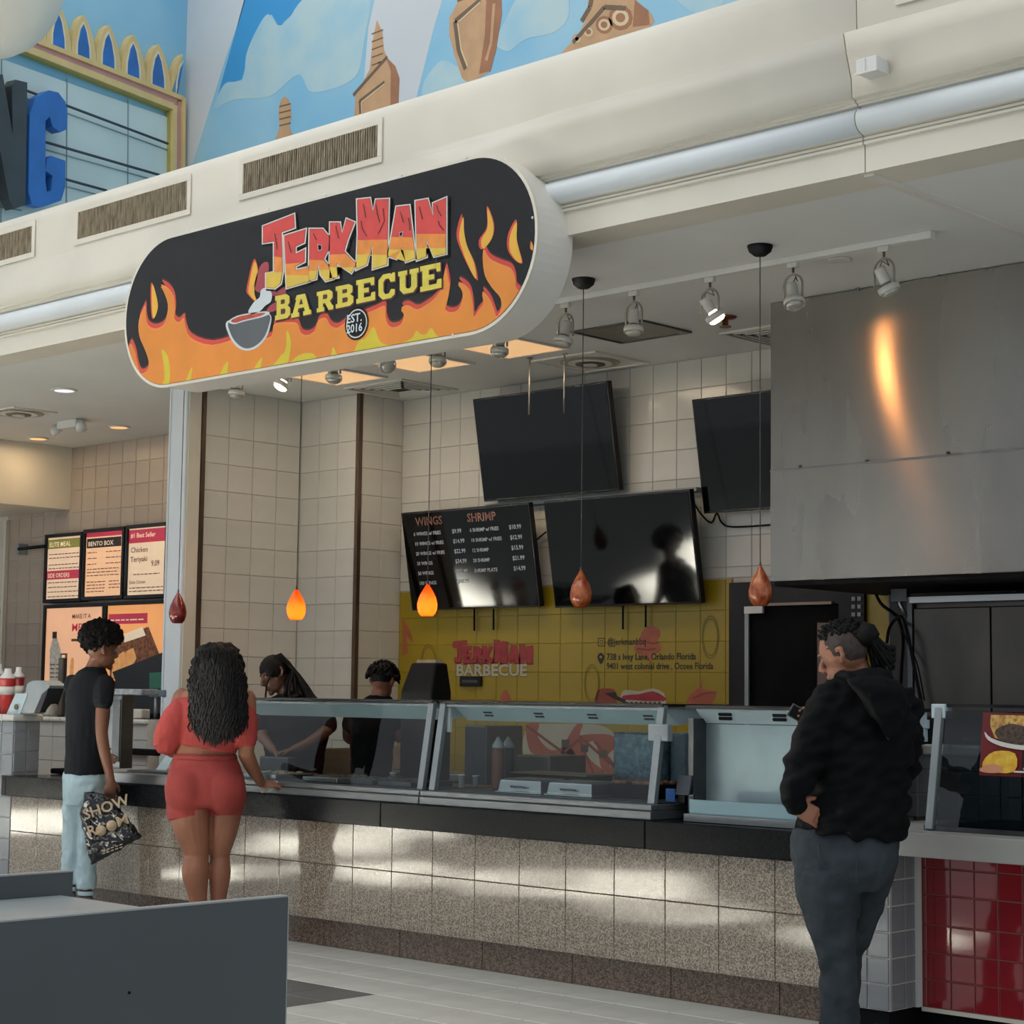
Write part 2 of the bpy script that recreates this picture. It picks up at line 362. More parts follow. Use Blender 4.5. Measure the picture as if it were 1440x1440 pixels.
A.poly([(697, 60), (710, 30), (735, -10), (790, -25), (800, 20), (780, 45), (740, 55), (715, 72)], cloud, 2, 5)
A.poly([(940, -20), (1000, -30), (1020, 0), (980, 20)], cloud, 2, 5)
# small finial, obelisk, urn and scrolled bracket
A.poly([(388, 200), (393, 180), (392, 158), (395, 142), (401, 136), (408, 145), (410, 165), (407, 175), (412, 200)], stone, 3, 3)
for k in range(4): A.line([(393, 150+9*k), (409, 146+9*k)], .012, stone_l, 4)
A.poly([(520, 99), (524, 60), (530, 28), (538, 45), (540, 70), (545, 82), (530, 95)], stone, 3)
for k in range(5): A.line([(523, 88-11*k+4), (539, 80-11*k+6)], .012, stone_l, 4)
A.poly([(496, 200), (500, 135), (520, 98), (543, 80), (556, 93), (562, 110), (560, 160), (540, 200)], stone, 4)
A.poly([(543, 80), (556, 93), (562, 110), (560, 160), (549, 165), (550, 100)], stone_d, 5)
A.line([(497, 134), (545, 80)], .03, stone_l, 6).line([(507, 160), (506, 142), (541, 115)], .022, stone_l, 6).line([(509, 160), (509, 144), (541, 118)], .01, stone_h, 6)
A.poly([(645, -40), (700, -40), (706, 20), (698, 70), (690, 100), (660, 118), (650, 110), (640, 80), (632, 50), (632, 25), (643, 5)], stone, 3)
A.poly([(682, -40), (704, -40), (706, 20), (698, 70), (690, 100), (674, 104), (682, 50), (684, 5)], stone_d, 4)
A.line([(676, 0), (640, 30), (645, 70), (655, 97)], .04, stone_l, 5).line([(676, 3), (644, 32), (649, 70), (658, 94)], .015, stone_h, 6)
A.line([(695, 5), (691, 60), (684, 85)], .03, stone, 5)
A.poly([(636, -30), (644, 3), (700, -20)], stone_l, 6)
A.poly([(790, 75), (812, 50), (826, 20), (832, -30), (880, -20), (900, 8), (912, 15), (912, 40), (800, 80)], stone, 3, 3)
A.poly([(893, 0), (912, 15), (914, 35), (890, 38)], stone_d, 4)
for cx, cy, r in ((873, 25, 17), (850, 35, 12), (828, 45, 9), (812, 55, 7)):
    A.poly([(cx+r*math.cos(t*.52), cy+1.05*r*math.sin(t*.52)) for t in range(12)], stone_d if r > 10 else stone, 5)
    A.poly([(cx+r*.7*math.cos(t*.52), cy+.7*r*math.sin(t*.52)) for t in range(12)], stone_h, 6)
    A.poly([(cx+r*.4*math.cos(t*.52), cy+.4*r*math.sin(t*.52)) for t in range(12)], stone_d, 7)
A.line([(806, 60), (833, 30), (850, 10), (880, 12)], .035, stone_l, 7).line([(818, 30), (830, 10), (836, -20)], .04, stone_l, 6)
A.build('mural_print', wu)
# marquee wall: stands at an angle, its far edge meets the painted wall ---------------------
MD = Vector((-.203, .979, 0)); MN = Vector((.979, .203, 0)); MC = at(258, 200, Y=YM); MC.z = 0
def atm(px, py, off=0):
    d = fwd + rgt*((px-720)/F_PX) - upv*((py-720)/F_PX); p0 = MC+MN*off
    return CAM + d*((p0-CAM).dot(MN)/d.dot(MN))
UP = Vector((0, 0, 1))
q0 = atm(-80, 200); q0.z = 0; q1 = MC
bb = MB().prism([q0+UP*4, q1+UP*4, q1+UP*8.5, q0+UP*8.5], -MN*.12)
mw = struct('wall_marquee', bb, sky1)
mar = thing('marquee_sign', 'pale blue marquee board with two block letters and pointed arches along its top', 'sign', atm(150, 200))
mar_y = mat('marquee_yellow', 'd3b97e', .5, var=.05); mar_p = mat('marquee_pink', 'c08f88', .5, var=.04); mar_o = mat('marquee_olive', 'a89f55', .5, var=.05)
mar_b = mat('marquee_pale_blue', 'c6d6d4', .5, var=.03, scale=2); arch_b = mat('arch_blue', '2f6bb0', .5, var=.15, scale=5); arch_c = mat('arch_cream', 'd9cfb4', .5)
def mpoly(px, off, th, mi, mb, k=0):
    if k: px = [tuple(p) for p in cat_rom([Vector((a, b, 0)) for a, b in px], k)]
    mb.prism([atm(min(p[0], 258.5), p[1], off) for p in px], -MN*th, mi)
mb = MB(); mpoly([(-60, 60), (0, 82), (120, 125), (236, 165), (234, 300), (-60, 400)], .03, .03, 0, mb); mb.build('board', mar_b, mar)
fb = MB()
def mbar(a, b_, w, off, th, mi):
    p, q = atm(a[0], a[1], off-th/2), atm(b_[0], b_[1], off-th/2); fb.beam(p, q, th, w, UP if abs((q-p).normalized().z) < .9 else MD, mi)
yo = lambda x: 48+.393*(x-29)
for dy, w, off, mi in ((3, .04, .08, 0), (11, .062, .06, 1), (20, .058, .09, 0), (26, .025, .06, 2)):
    mbar((-60, yo(-60)+dy), (256-dy*.85, yo(256-dy*.85)+dy), w, off, off, mi)
for x_, w, off, mi in ((254.5, .04, .08, 0), (248.5, .06, .06, 1), (241, .055, .09, 0), (236.5, .025, .06, 2)):
    mbar((x_, yo(x_)+(256-x_)*1.15), (x_-1, 300), w, off, off, mi)
fb.build('frame', [mar_y, mar_p, mar_o], mar)
for k in range(-2, 6):                                    # pointed arches
    x = 83+35*k; f_ = lambda L_, dy=0: [(x+u_, yo(x+u_)+v_+dy) for u_, v_ in L_ if x+u_ < 262]
    a = MB(); mpoly(f_([(-17.5, 1), (-17, -14), (-12.5, -36), (-6, -54), (0, -62), (6, -54), (12.5, -36), (17, -14), (17.5, 1)]), .07, .07, 0, a); ao = a.build('arch', mar_y, mar)
    c = MB(); mpoly(f_([(-10.5, -1), (-10, -20), (-5, -44), (0, -53), (5, -43), (10, -19), (10.5, -1)]), .074, .004, 0, c); c.build('arch_edge', arch_c, ao)
    c = MB(); mpoly(f_([(-8, -3), (-7.5, -20), (-4, -40), (0, -49), (4, -39), (7.5, -18), (8, -3)]), .078, .008, 0, c); c.build('arch_inlay', arch_b, ao)
rl = mat('dark_rail', '39434a', .5)
for (a, b_) in (((26, 123), (236, 202)), ((30, 190), (224, 246)), ((30, 235), (150, 268)), ((-5, 280), (30, 287))):
    MB().tube([atm(*a, .1), atm(*b_, .1)], .012, 6).build('rail', rl, mar)
    MB().tube([atm(a[0], a[1]+11, .035), atm(b_[0], b_[1]+9, .035)], .005, 4).build('painted_rail_shadow', mat('soft_grey_line', '7f969c', .6), mar)  # grey line on the board, painted in as the rail's shadow
for xx in (2, 94, 180): MB().beam(atm(xx, 60+xx*.34+18, .032), atm(xx-1, 330, .032), .008, .012, MN).build('board_seam', mat('soft_grey_line', '7f969c', .6), mar)
nb = MB(); mpoly([(-30, 100), (4, 105), (18, 190), (17, 120), (22, 112), (38.5, 116), (36, 288), (20, 294), (13, 280), (1, 215), (-10, 205), (-14, 290), (-34, 290)], .2, .1, 0, nb)
nb.build('letter_n', mat('letter_black', '3c4347', .5, var=.1), mar, .008)
gb = MB(); mpoly([(69, 127), (82, 130), (92, 143), (95, 160), (94, 182), (85, 186), (74, 178), (70, 164), (64, 170), (64, 255), (66, 270), (72, 268), (74, 247), (64, 240), (66, 224), (72, 219), (92, 226), (92, 262), (86, 282), (60, 291), (45, 287), (40, 270), (42, 160), (50, 138)], .2, .1, 0, gb)
gb.build('letter_g', mat('letter_blue', '2f6cb5', .5, var=.08), mar, .008)
orn = thing('plaster_ornament', 'rounded cream ornament with a brown tuft in the top left corner above the marquee', 'ornament', atm(10, 10, .3))
MB().ball(atm(-22, -30, 1.0), (.58, .58, .58), 28).build('globe', cream, orn)
MB().tube([atm(52, -20, 1.0), atm(64, 5, 1.02), (atm(58, 18, 1.0)), atm(50, 28, .97)], [.10, .12, .06, .01], 10).build('brown_tuft', mat('brown_tuft', '6b5440', .8, col2='3a2a20', scale=14), orn)
# fascia -----------------------------------------------------------------------------
def prof(s):       # s = 0 flush on the left .. 1 stepped on the right
    yt = 6.60-.10*s; yb = 6.575-.015*s
    return [(6.9, 3.62), (6.66, 3.62), (6.66, 3.735), (6.645, 3.738), (6.645, 3.750), (6.658, 3.753), (6.645, 3.757), (6.645, 3.768), (6.655, 3.772), (6.635, 3.778), (6.605, 3.79), (6.588, 3.81), (6.58, 3.835), (6.585, 3.86), (6.60, 3.878), (6.625, 3.885),
            (6.625, 3.892), (6.605, 3.894), (6.605, 3.902), (6.59, 3.905), (6.59, 3.915), (yb, 3.918), (yb-.004*s, 4.0), ((yt+yb)/2-.01*s, 4.1), (yt, 4.185-.001*s), (6.60, 4.188), (6.602, 4.22), (6.60, 4.30), (6.60, 4.40), (6.60, 4.46), (6.612, 4.50), (6.635, 4.525), (6.67, 4.543), (6.72, 4.55), (6.9, 4.55)]
def fascia(name, xs):
    mbf = MB(); rs = []
    for x in xs:
        s = max(0, min(1, (x+6.75)/.9)); s = s*s*(3-2*s); rs.append([(x, y, z) for y, z in reversed(prof(s))])
    mbf.rings(rs, 0, True, True)
    o = struct(name, mbf, [cream, gloss_white])
    for p in o.data.polygons:
        if 3.775 < p.center.z < 3.89 and p.center.y < 6.64 and abs(p.normal.x) < .5: p.material_index = 1
        if (3.885 < p.center.z < 3.92) or (3.73 < p.center.z < 3.776) or 4.18 < p.center.z < 4.19 or p.center.z < 3.74: p.use_smooth = False
    return o
fa1 = fascia('trim_6', [W_X0, -10, -7, -6.75, -6.55, -6.4, -6.25, -6.1, -5.95, -5.8, -5.4, -4.273])
fa2 = fascia('trim_7', [-4.267, -3, W_X1])
# air grilles in the fascia
sl1 = mat('grille_slat_dusty', 'a3977f', .7, col2='6d5f4e', scale=9, stretch=(6, 1, 1)); grb = mat('grille_dark', '4b4237', .8)
def grille(x0, x1, z0, z1, lab):
    t = thing('air_grille', lab, 'vent', ((x0+x1)/2, 6.6, z0), 'air grilles in the cream fascia')
    y = 6.598; f = .035
    b = MB(); b.box(x0-f, x1+f, y-.008, y, z1, z1+f).box(x0-f, x1+f, y-.008, y, z0-f, z0).box(x0-f, x0, y-.008, y, z0, z1).box(x1, x1+f, y-.008, y, z0, z1); b.build('frame', cream, t, .002)
    MB().box(x0, x1, y-.0015, y, z0, z1).build('backing', grb, t)
    b = MB(); n = int((x1-x0)/.019)
    for i in range(n):
        x = x0+(i+.5)*(x1-x0)/n; b.obox((x, y-.005, (z0+z1)/2), (.005, -.002, 0), (.001, .004, 0), (0, 0, (z1-z0)/2))
    o = b.build('slats', sl1, t); o['kind'] = 'stuff'
grille(-8.40, -7.26, 4.245, 4.42, 'dusty air grille in the cream fascia above the flame sign')
grille(-10.07, -8.93, 4.245, 4.42, 'dusty air grille in the cream fascia below the corner of the marquee')
grille(-11.74, -10.60, 4.245, 4.42, 'dusty air grille in the cream fascia cut by the left edge of the photo')
grille(-4.04, -2.9, 4.315, 4.49, 'air grille in the cream fascia at the top right edge of the photo')
t = thing('emergency_light', 'small white box fixed to the cream fascia right of its vertical joint', 'box', at(1228, 95, Y=6.53))
p0, p1 = at(1211, 98, Y=6.5), at(1240, 80, Y=6.5)
MB().box(p0.x, p1.x, 6.46, 6.56, p0.z-.03, p1.z-.0).build('housing', white_pl, t, .004)
MB().box(p0.x+.04, p0.x+.046, 6.455, 6.46, p0.z-.028, p1.z-.004).box(p0.x-.004, p1.x+.004, 6.452, 6.46, p0.z-.036, p0.z-.028).build('lip', cream2, t)
# ------------------------------------------------------------------ the flame sign over the counter
YS = 6.44
sg = thing('shop_sign', 'long rounded black sign with orange flames and the shop lettering, hung on the fascia', 'sign', (-7.6, YS, 3.15))
sx0, sx1, sz0, sz1 = -9.30, -5.955, 3.155, 4.045; sr = .44
def stad(x0, x1, z0, z1, r, n=16):
    pts = []
    for cx, cz, a0 in ((x1-r, z0+r, -90), (x1-r, z1-r, 0), (x0+r, z1-r, 90), (x0+r, z0+r, 180)):
        for i in range(n+1): a = R(a0+90*i/n); pts.append((cx+r*math.cos(a), cz+r*math.sin(a)))
    return pts
sp = stad(sx0, sx1, sz0, sz1, sr)
MB().prism([(x, YS+.012, z) for x, z in sp], (0, .245, 0)).build('box', cream2, sg, .004)
MB().prism([(x, YS, z) for x, z in stad(sx0-.004, sx1+.004, sz0-.004, sz1+.004, sr)], (0, .014, 0)).build('face_rim', cream, sg)
F = Art(YS-.0005)
sk = mat('sign_black', '17181b', .4, spec=.2, var=.1, scale=1.5); fo = mat('flame_orange', 'd4832f', .4, var=.08, scale=3); fl = mat('flame_light_orange', 'dd8440', .4, var=.05)
fr_ = mat('flame_red', 'c23b36', .4, var=.08, col2='b8452a', scale=5); fdk = mat('flame_dark_outline', '3a1512', .5); fy = mat('flame_yellow', 'c9b62f', .4, var=.06); fy2 = mat('flame_gold', 'd9a83a', .4, var=.06)
q = [(x, YS-.0005, z) for x, z in stad(sx0+.012, sx1-.012, sz0+.012, sz1-.012, sr-.012)]
F.mb.face(q, F.mi(sk))
def clip(pts):      # keep flame outlines inside the rounded face
    out = []
    cx0, cx1, cz = sx0+sr, sx1-sr, (sz0+sz1)/2; rr = sr-.014
    for p in pts:
        w = at(p[0], p[1], Y=YS); x, z = w.x, w.z
        z = max(sz0+.014, min(sz1-.014, z)); cx = max(cx0, min(cx1, x)); czz = max(sz0+sr, min(sz1-sr, z)); d = math.hypot(x-cx, z-czz)
        if d > rr: x = cx+(x-cx)*rr/d; z = czz+(z-czz)*rr/d
        out.append((x, z))
    return out
def fpoly(pts, m, lay, k=4):
    p = [tuple(v)[:2] for v in cat_rom([Vector((a, b, 0)) for a, b in pts], k)] if k else pts
    w = clip(p); q = [Vector((x, F.Y-lay*.0005, z)) for x, z in w]
    n = Vector((0, 0, 0))
    for i in range(len(q)): n += q[i].cross(q[(i+1) % len(q)])
    if n.y > 0: q.reverse()
    tri = tessellate_polygon([[(p_.x, p_.z, 0) for p_ in q]]); F.mb.mesh(q, [tuple(t_) for t_ in tri], F.mi(m))
from mathutils.geometry import tessellate_polygon
# main flame body: (outline in dark, red, orange, each drawn a little smaller)
body = [(176, 500), (181, 488), (186, 478), (192, 492), (195, 508), (200, 520), (209, 515), (211, 500), (205, 482), (198, 465), (197, 445), (203, 430), (206, 425), (207, 440), (210, 452), (220, 457), (231, 452), (236, 440), (238, 420), (232, 402), (228, 395), (238, 400), (246, 412), (248, 430), (247, 443), (253, 448), (260, 442), (262, 452), (270, 470),
        (300, 480), (340, 470), (378, 470), (385, 462), (388, 450), (410, 448), (420, 450), (425, 463), (434, 466), (444, 460), (450, 445), (460, 442), (466, 452), (475, 456), (485, 450), (492, 444), (510, 438), (518, 435), (530, 430), (543, 425), (544, 440), (548, 452), (556, 455), (566, 450), (570, 435), (566, 428), (575, 424), (588, 430), (600, 424), (612, 415), (622, 400), (628, 372), (632, 385), (634, 400), (630, 420), (628, 430), (636, 434), (646, 430), (652, 415), (652, 402), (646, 392), (655, 395), (663, 405), (667, 425), (668, 440), (674, 432), (682, 420), (680, 405), (690, 415), (697, 432), (700, 440), (706, 430), (706, 412), (694, 397), (684, 380), (681, 360), (682, 345), (690, 358), (705, 366), (720, 372), (726, 385), (728, 400), (740, 410)]
edge_pts = [(735, 422), (722, 438), (700, 455), (676, 464)]+[(676-16*k, 464+3.13*k) for k in range(1, 27)]+[(250, 547), (228, 545), (208, 535), (190, 518)]
body += edge_pts
cy = 470
def shift(p, dx, dy): return [(x+dx, y+dy) for x, y in p[:-len(edge_pts)]]+p[-len(edge_pts):]
fpoly(shift(body, 0, -4), fdk, 1, 3); fpoly(shift(body, 0, -1.5), fr_, 2, 3); fpoly(shift(body, -1.2, 5), fl, 3, 3); fpoly(shift(body, -1.5, 8), fo, 4, 3)
for pts in ([(215, 400), (221, 420), (222, 435), (216, 448), (214, 425)], [(350, 405), (358, 368), (363, 385), (358, 410), (362, 425), (352, 415)], [(652, 305), (646, 330), (650, 350), (662, 380), (670, 392), (667, 370), (657, 345), (653, 325)],
            [(686, 293), (694, 315), (692, 335), (680, 350), (677, 338), (686, 320)], [(727, 312), (718, 330), (717, 350), (725, 365), (734, 369), (730, 350), (727, 335)], [(748, 340), (751, 352), (747, 350)], [(182, 506), (187, 515), (186, 525), (180, 515)]):
    cxx = sum(p[0] for p in pts)/len(pts); cyy = sum(p[1] for p in pts)/len(pts)
    fpoly([(cxx+(x-cxx)*1.25-1, cyy+(y-cyy)*1.08-1) for x, y in pts], fr_, 2); fpoly(pts, fy2, 3)
for pts in ([(222, 560), (231, 535), (231, 515), (228, 492), (236, 500), (240, 520), (238, 540), (232, 560)], [(255, 560), (262, 535), (271, 516), (268, 540), (266, 560)], [(308, 540), (313, 520), (321, 508), (320, 530), (318, 545)], [(350, 540), (358, 518), (369, 503), (366, 520), (360, 540)],
            [(375, 540), (392, 505), (402, 492), (404, 465), (410, 480), (408, 500), (405, 515), (420, 500), (440, 497), (450, 510), (464, 512), (469, 488), (478, 505), (495, 500), (505, 480), (515, 475), (526, 460), (535, 480), (550, 486), (565, 483), (580, 475), (586, 465), (592, 470), (600, 470), (607, 461), (615, 472), (630, 480), (620, 500), (500, 540)]):
    fpoly(pts, fy, 5, 4)
# grill bowl with smoke beside the lettering, ladle
bowl = mat('bowl_grey', '474c50', .4); bowl_l = mat('print_white', 'c9d0d2', .5); meat = mat('stew_red', 'a8402c', .5, var=.3, scale=30)
fpoly([(320, 452), (322, 470), (332, 486), (345, 493), (360, 490), (373, 478), (380, 462), (380, 442), (350, 446)], bowl_l, 6, 5)
fpoly([(323, 452), (325, 469), (334, 483), (346, 490), (359, 487), (371, 476), (378, 460), (379, 443), (350, 448)], bowl, 7, 5)
fpoly([(322, 452), (335, 444), (355, 440), (375, 438), (380, 441), (370, 446), (345, 452), (330, 456)], bowl_l, 8, 5); fpoly([(326, 451), (338, 445), (356, 442), (374, 440), (366, 445), (345, 450), (332, 454)], meat, 9, 5)
fpoly([(350, 438), (358, 425), (366, 418), (368, 408), (376, 405), (383, 412), (382, 424), (374, 430), (366, 438), (355, 442)], bowl_l, 8, 4)
fpoly([(378, 370), (368, 372), (361, 388), (358, 405), (366, 412), (380, 415), (395, 420), (380, 430), (375, 440), (395, 432), (402, 405), (380, 395)], mat('ring_dark_red', '8f3840', .5), 3, 4)
# JERK MAN (letters cut as on the sign), then BARBECUE with slab serifs
LW = mat('letter_outline', 'cfcdc4', .4); LR = mat('letter_red', 'c4413c', .4, var=.06, scale=9); LO = mat('letter_orange', 'd9873a', .4, var=.1, scale=12); LYm = mat('letter_flame_yellow', 'd3b545', .4, var=.08)
def z45(p, s=4.5, ox=340, oy=240): return [(ox+a/s, oy+b/s) for a, b in p]
letters = {
 'J': [(135, 350), (340, 270), (345, 365), (262, 395), (270, 640), (255, 720), (215, 750), (155, 745), (155, 650), (205, 640), (205, 455), (135, 465)],
 'E': [(270, 410), (415, 365), (405, 460), (350, 485), (350, 520), (410, 490), (408, 580), (350, 610), (350, 625), (440, 605), (440, 705), (285, 750)],
 'R': [(430, 365), (520, 365), (565, 420), (560, 500), (530, 560), (560, 600), (590, 690), (535, 705), (500, 660), (490, 600), (480, 690), (425, 705)],
 'K': [(560, 325), (630, 325), (640, 390), (665, 300), (725, 325), (680, 440), (660, 510), (735, 590), (700, 655), (610, 595), (620, 680), (555, 690)],
 'M': [(730, 180), (820, 170), (835, 250), (850, 180), (940, 175), (930, 600), (830, 630), (830, 480), (800, 600), (725, 635), (735, 400)],
 'A': [(980, 225), (1070, 215), (1110, 560), (1040, 585), (1020, 500), (985, 565), (925, 545)],
 'N': [(1100, 190), (1185, 175), (1215, 280), (1210, 205), (1303, 165), (1303, 530), (1220, 550), (1175, 450), (1180, 550), (1110, 575)]}
def shrink(p, d):
    n = len(p); out = []; ar = sum(p[i][0]*p[(i+1) % n][1]-p[(i+1) % n][0]*p[i][1] for i in range(n)); sgn = 1 if ar > 0 else -1
    for i in range(n):
        a = Vector(p[i-1]); b = Vector(p[i]); c = Vector(p[(i+1) % n]); e1 = (b-a).normalized(); e2 = (c-b).normalized()
        n1 = Vector((-e1.y, e1.x))*sgn; n2 = Vector((-e2.y, e2.x))*sgn; bs = (n1+n2); L = bs.length
        bs = bs/L if L > .1 else n1; k = d/max(.45, bs.dot(n1)); out.append(tuple(b+bs*k))
    return out
for L, p in letters.items():
    w = z45(p); fpoly([(x+2, y+2) for x, y in shrink(w, -1.5)], blackm, 9, 0)
for L, p in letters.items(): fpoly(shrink(z45(p), -.8), LW, 10, 0)
for L, p in letters.items():
    fpoly(shrink(z45(p), .9), fdk, 11, 0); w = shrink(z45(p), 1.3); fpoly(w, LR, 12, 0)
    ym = max(y for x, y in w); h = ym-min(y for x, y in w)
    for frac, m, lay in ((.42, LO, 13), (.2, LYm, 14)):      # lower part of every letter in flame colours
        cut = ym-h*frac; q2 = []; n = len(w)
        for i in range(n):
            a, b2 = w[i], w[(i+1) % n]
            if a[1] >= cut: q2.append(a)
            if (a[1]-cut)*(b2[1]-cut) < 0: t2 = (cut-a[1])/(b2[1]-a[1]); q2.append((a[0]+(b2[0]-a[0])*t2, cut+random.uniform(-2, 2)))
        if len(q2) > 2: fpoly(q2, m, lay, 0)
for p in ([(490, 470), (510, 475), (512, 500), (492, 505)], [(1005, 395), (1025, 390), (1020, 415), (1008, 415)]): fpoly(shrink(z45(p), -.6), LW, 15, 0); fpoly(z45(p), blackm, 16, 0)
for a, b2 in (((775, 215), (790, 300)), ((855, 215), (880, 330)), ((1010, 260), (1030, 330)), ((1130, 230), (1150, 310)), ((1240, 220), (1270, 290)), ((300, 450), (320, 520)), ((460, 400), (480, 440)), ((600, 350), (620, 430)), ((215, 400), (230, 500)), ((760, 320), (800, 420)), ((900, 240), (870, 400)), ((1060, 300), (1070, 380)), ((1250, 320), (1285, 380))):
    pa, pb = z45([a, b2]); F.Y -= 0; F.line([pa, (pa[0]+2, (pa[1]+pb[1])/2), pb], .006, fdk, 12.5)
SY = mat('slab_yellow', 'cfc04a', .4, var=.07, scale=14)
def slab(name, x, y, w, h, sk_=0):      # polygons of a slab letter in a unit box, y down
    G = {'B': [[(0, 0), (.75, 0), (.95, .12), (.95, .38), (.82, .48), (1, .6), (1, .88), (.8, 1), (0, 1), (0, .8), (.1, .8), (.1, .2), (0, .2)]],
         'A': [[(.28, 0), (.7, 0), (.92, .8), (1, .8), (1, 1), (.6, 1), (.6, .8), (.68, .8), (.64, .62), (.36, .62), (.32, .8), (.4, .8), (.4, 1), (0, 1), (0, .8), (.08, .8), (.26, .2), (.2, .2)]],
         'R': [[(0, 0), (.75, 0), (.95, .14), (.95, .42), (.78, .55), (.95, .8), (1, .8), (1, 1), (.72, 1), (.5, .62), (.38, .62), (.38, .8), (.46, .8), (.46, 1), (0, 1), (0, .8), (.1, .8), (.1, .2), (0, .2)]],
         'E': [[(0, 0), (.95, 0), (.95, .34), (.78, .34), (.74, .2), (.4, .2), (.4, .4), (.66, .4), (.66, .6), (.4, .6), (.4, .8), (.76, .8), (.8, .64), (1, .64), (1, 1), (0, 1), (0, .8), (.1, .8), (.1, .2), (0, .2)]],
         'C': [[(.3, 0), (.7, 0), (.78, .06), (.8, 0), (.96, 0), (.96, .36), (.72, .36), (.62, .2), (.42, .2), (.32, .32), (.32, .68), (.42, .8), (.62, .8), (.74, .64), (.96, .68), (.94, .88), (.74, 1), (.28, 1), (.05, .8), (.05, .2)]],
         'U': [[(0, 0), (.44, 0), (.44, .2), (.36, .2), (.36, .72), (.46, .8), (.56, .8), (.64, .72), (.64, .2), (.56, .2), (.56, 0), (1, 0), (1, .2), (.92, .2), (.92, .8), (.74, 1), (.26, 1), (.08, .8), (.08, .2), (0, .2)]]}
    H = {'B': [[(.38, .2), (.62, .2), (.66, .28), (.62, .38), (.38, .38)], [(.38, .58), (.64, .58), (.7, .68), (.64, .8), (.38, .8)]], 'A': [[(.48, .22), (.52, .22), (.6, .46), (.4, .46)]], 'R': [[(.38, .2), (.6, .2), (.66, .3), (.6, .42), (.38, .42)]]}
    f = lambda u, v: (x+u*w, y+v*h-(u*w)*.21)
    for g in G[name]:
        q3 = [f(*p) for p in g]; fpoly([(a+1.3, b2+1.6) for a, b2 in shrink(q3, -.5)], fdk, 10.5, 0); fpoly(q3, SY, 12, 0)
    for g in H.get(name, []): fpoly([f(*p) for p in g], fdk, 13, 0)
for ch, xa, xb2, yt, yb in (('B', 217, 285, 782, 945), ('A', 318, 445, 780, 930), ('R', 480, 585, 755, 895), ('B', 600, 712, 720, 870), ('E', 730, 850, 680, 840), ('C', 865, 980, 650, 820), ('U', 995, 1125, 625, 785), ('E', 1135, 1270, 590, 765)):
    if ch == 'B' and xa == 217: xb2 = 312
    X0, X1 = 340+xa/4.5, 340+xb2/4.5; w2 = X1-X0; Y1 = 240+yb/4.5; hh = (yb-yt)/4.5-w2*.1
    slab(ch, X0, Y1-hh+1, w2, hh)
c0 = (501.5, 455)
for r, m, lay in ((17.5, blackm, 11), (15.5, LW, 12), (14, sk, 13)):
    F.mb.face([at(c0[0]+r*.95*math.cos(-k*.2618), c0[1]+r*1.32*math.sin(-k*.2618)-(r*.95*math.cos(k*.2618))*.2, Y=F.Y-lay*.0005) for k in range(24)], F.mi(m))
mwht = mat('badge_white', 'd0dade', .4)
F.text('EST.', (490, 455.5), .062, mwht, 24, .02, sx=1.1); F.text('2016', (490, 469.5), .062, mwht, 24, .02, sx=1.0)
F.build('sign_print', sg)
for px_, py_ in ((266, 324), (378, 294), (458, 274), (565, 246), (656, 222), (749, 306), (637, 471)):
    w = at(px_, py_, Y=YS); MB().ball((w.x, YS-.002, w.z), (.007, .003, .007), 8).build('screw', white_pl, sg)
# ------------------------------------------------------------------ stone-faced serving counter
YK, YG, YB = 7.02, 6.95, 6.90
cx0, cx1 = -11.165, -4.51
ct = thing('serving_counter', 'long counter faced with speckled beige granite panels over a brown toe kick', 'counter', (-7.8, 7.2, 0))
MB().box(cx0, cx1, YG+.02, 7.75, .155, .69).build('carcass', mat('counter_core', '6b6256', .8), ct)
xs = sorted([-7.43-.3105*k for k in range(-10, 13)]); xs = [x for x in xs if cx0+.05 < x < cx1-.05]; xs = [cx0]+xs+[cx1]
tiles(ct, xs, [.155, .456, .69], YG+.02, 'Y', gran, t=.02, joint=.003, name='granite_panel', wob=.0012)
MB().box(cx0, cx1, YK+.015, YK+.1, 0, .155).build('plinth', mat('counter_core', '6b6256', .8), ct)
tiles(ct, sorted([-7.431-.615*k for k in range(-5, 7) if cx0 < -7.431-.615*k < cx1]+[cx0, cx1]), [0, .153], YK+.015, 'Y', gran_toe, t=.015, joint=.003, name='toe_kick_panel')
wt = thing('worktop', 'polished black granite worktop running the length of the beige stone counter', 'countertop', (-7.8, 7.2, .69))
xsw = [-11.165, -9.3, -7.471, -5.65, -4.51]
for a, c in zip(xsw, xsw[1:]): MB().box(a+.002, c-.002, YB, 7.75, .69, .822).build('slab', black_gran, wt, .004)
# counter of the neighbour on the right: grey pillar, red panel, pale worktop
MB().box(-11.215, -11.167, YB, 6.925, .69, .822).build('slab_end', black_gran, wt, .003)
rc = thing('red_tile_counter', 'counter with a glossy red tiled panel and a grey tiled pillar at its end', 'counter', (-3.5, 7.0, 0))
MB().box(-4.50, -4.264, 6.80, 7.3, .125, .765).build('pillar_core', grout, rc)
MB().box(-4.264, -2.2, 7.03, 7.3, .125, .765).build('panel_core', mat('red_grout', 'a06058', .7), rc)
zp = [.125+.1063*k for k in range(7)]
tiles(rc, [-4.50, -4.368, -4.264], zp, 6.80, 'Y', gray_tile, t=.007, joint=.008, name='grey_tile')
tiles(rc, [6.80, 6.905, 7.0], zp, -4.264, 'X', gray_tile, t=.007, joint=.008, name='grey_tile')
MB().box(-4.262, -4.245, 6.985, 7.02, .125, .765).build('edge_strip', white_pl, rc)
xr = [-4.245, -4.222, -4.111, -4.0, -3.89]+[-3.89+.111*k for k in range(1, 9)]
tiles(rc, xr, [.124, .240, .351, .464, .589, .70, .765], 7.03, 'Y', red_tile, t=.008, joint=.006, name='red_tile', wob=.012)
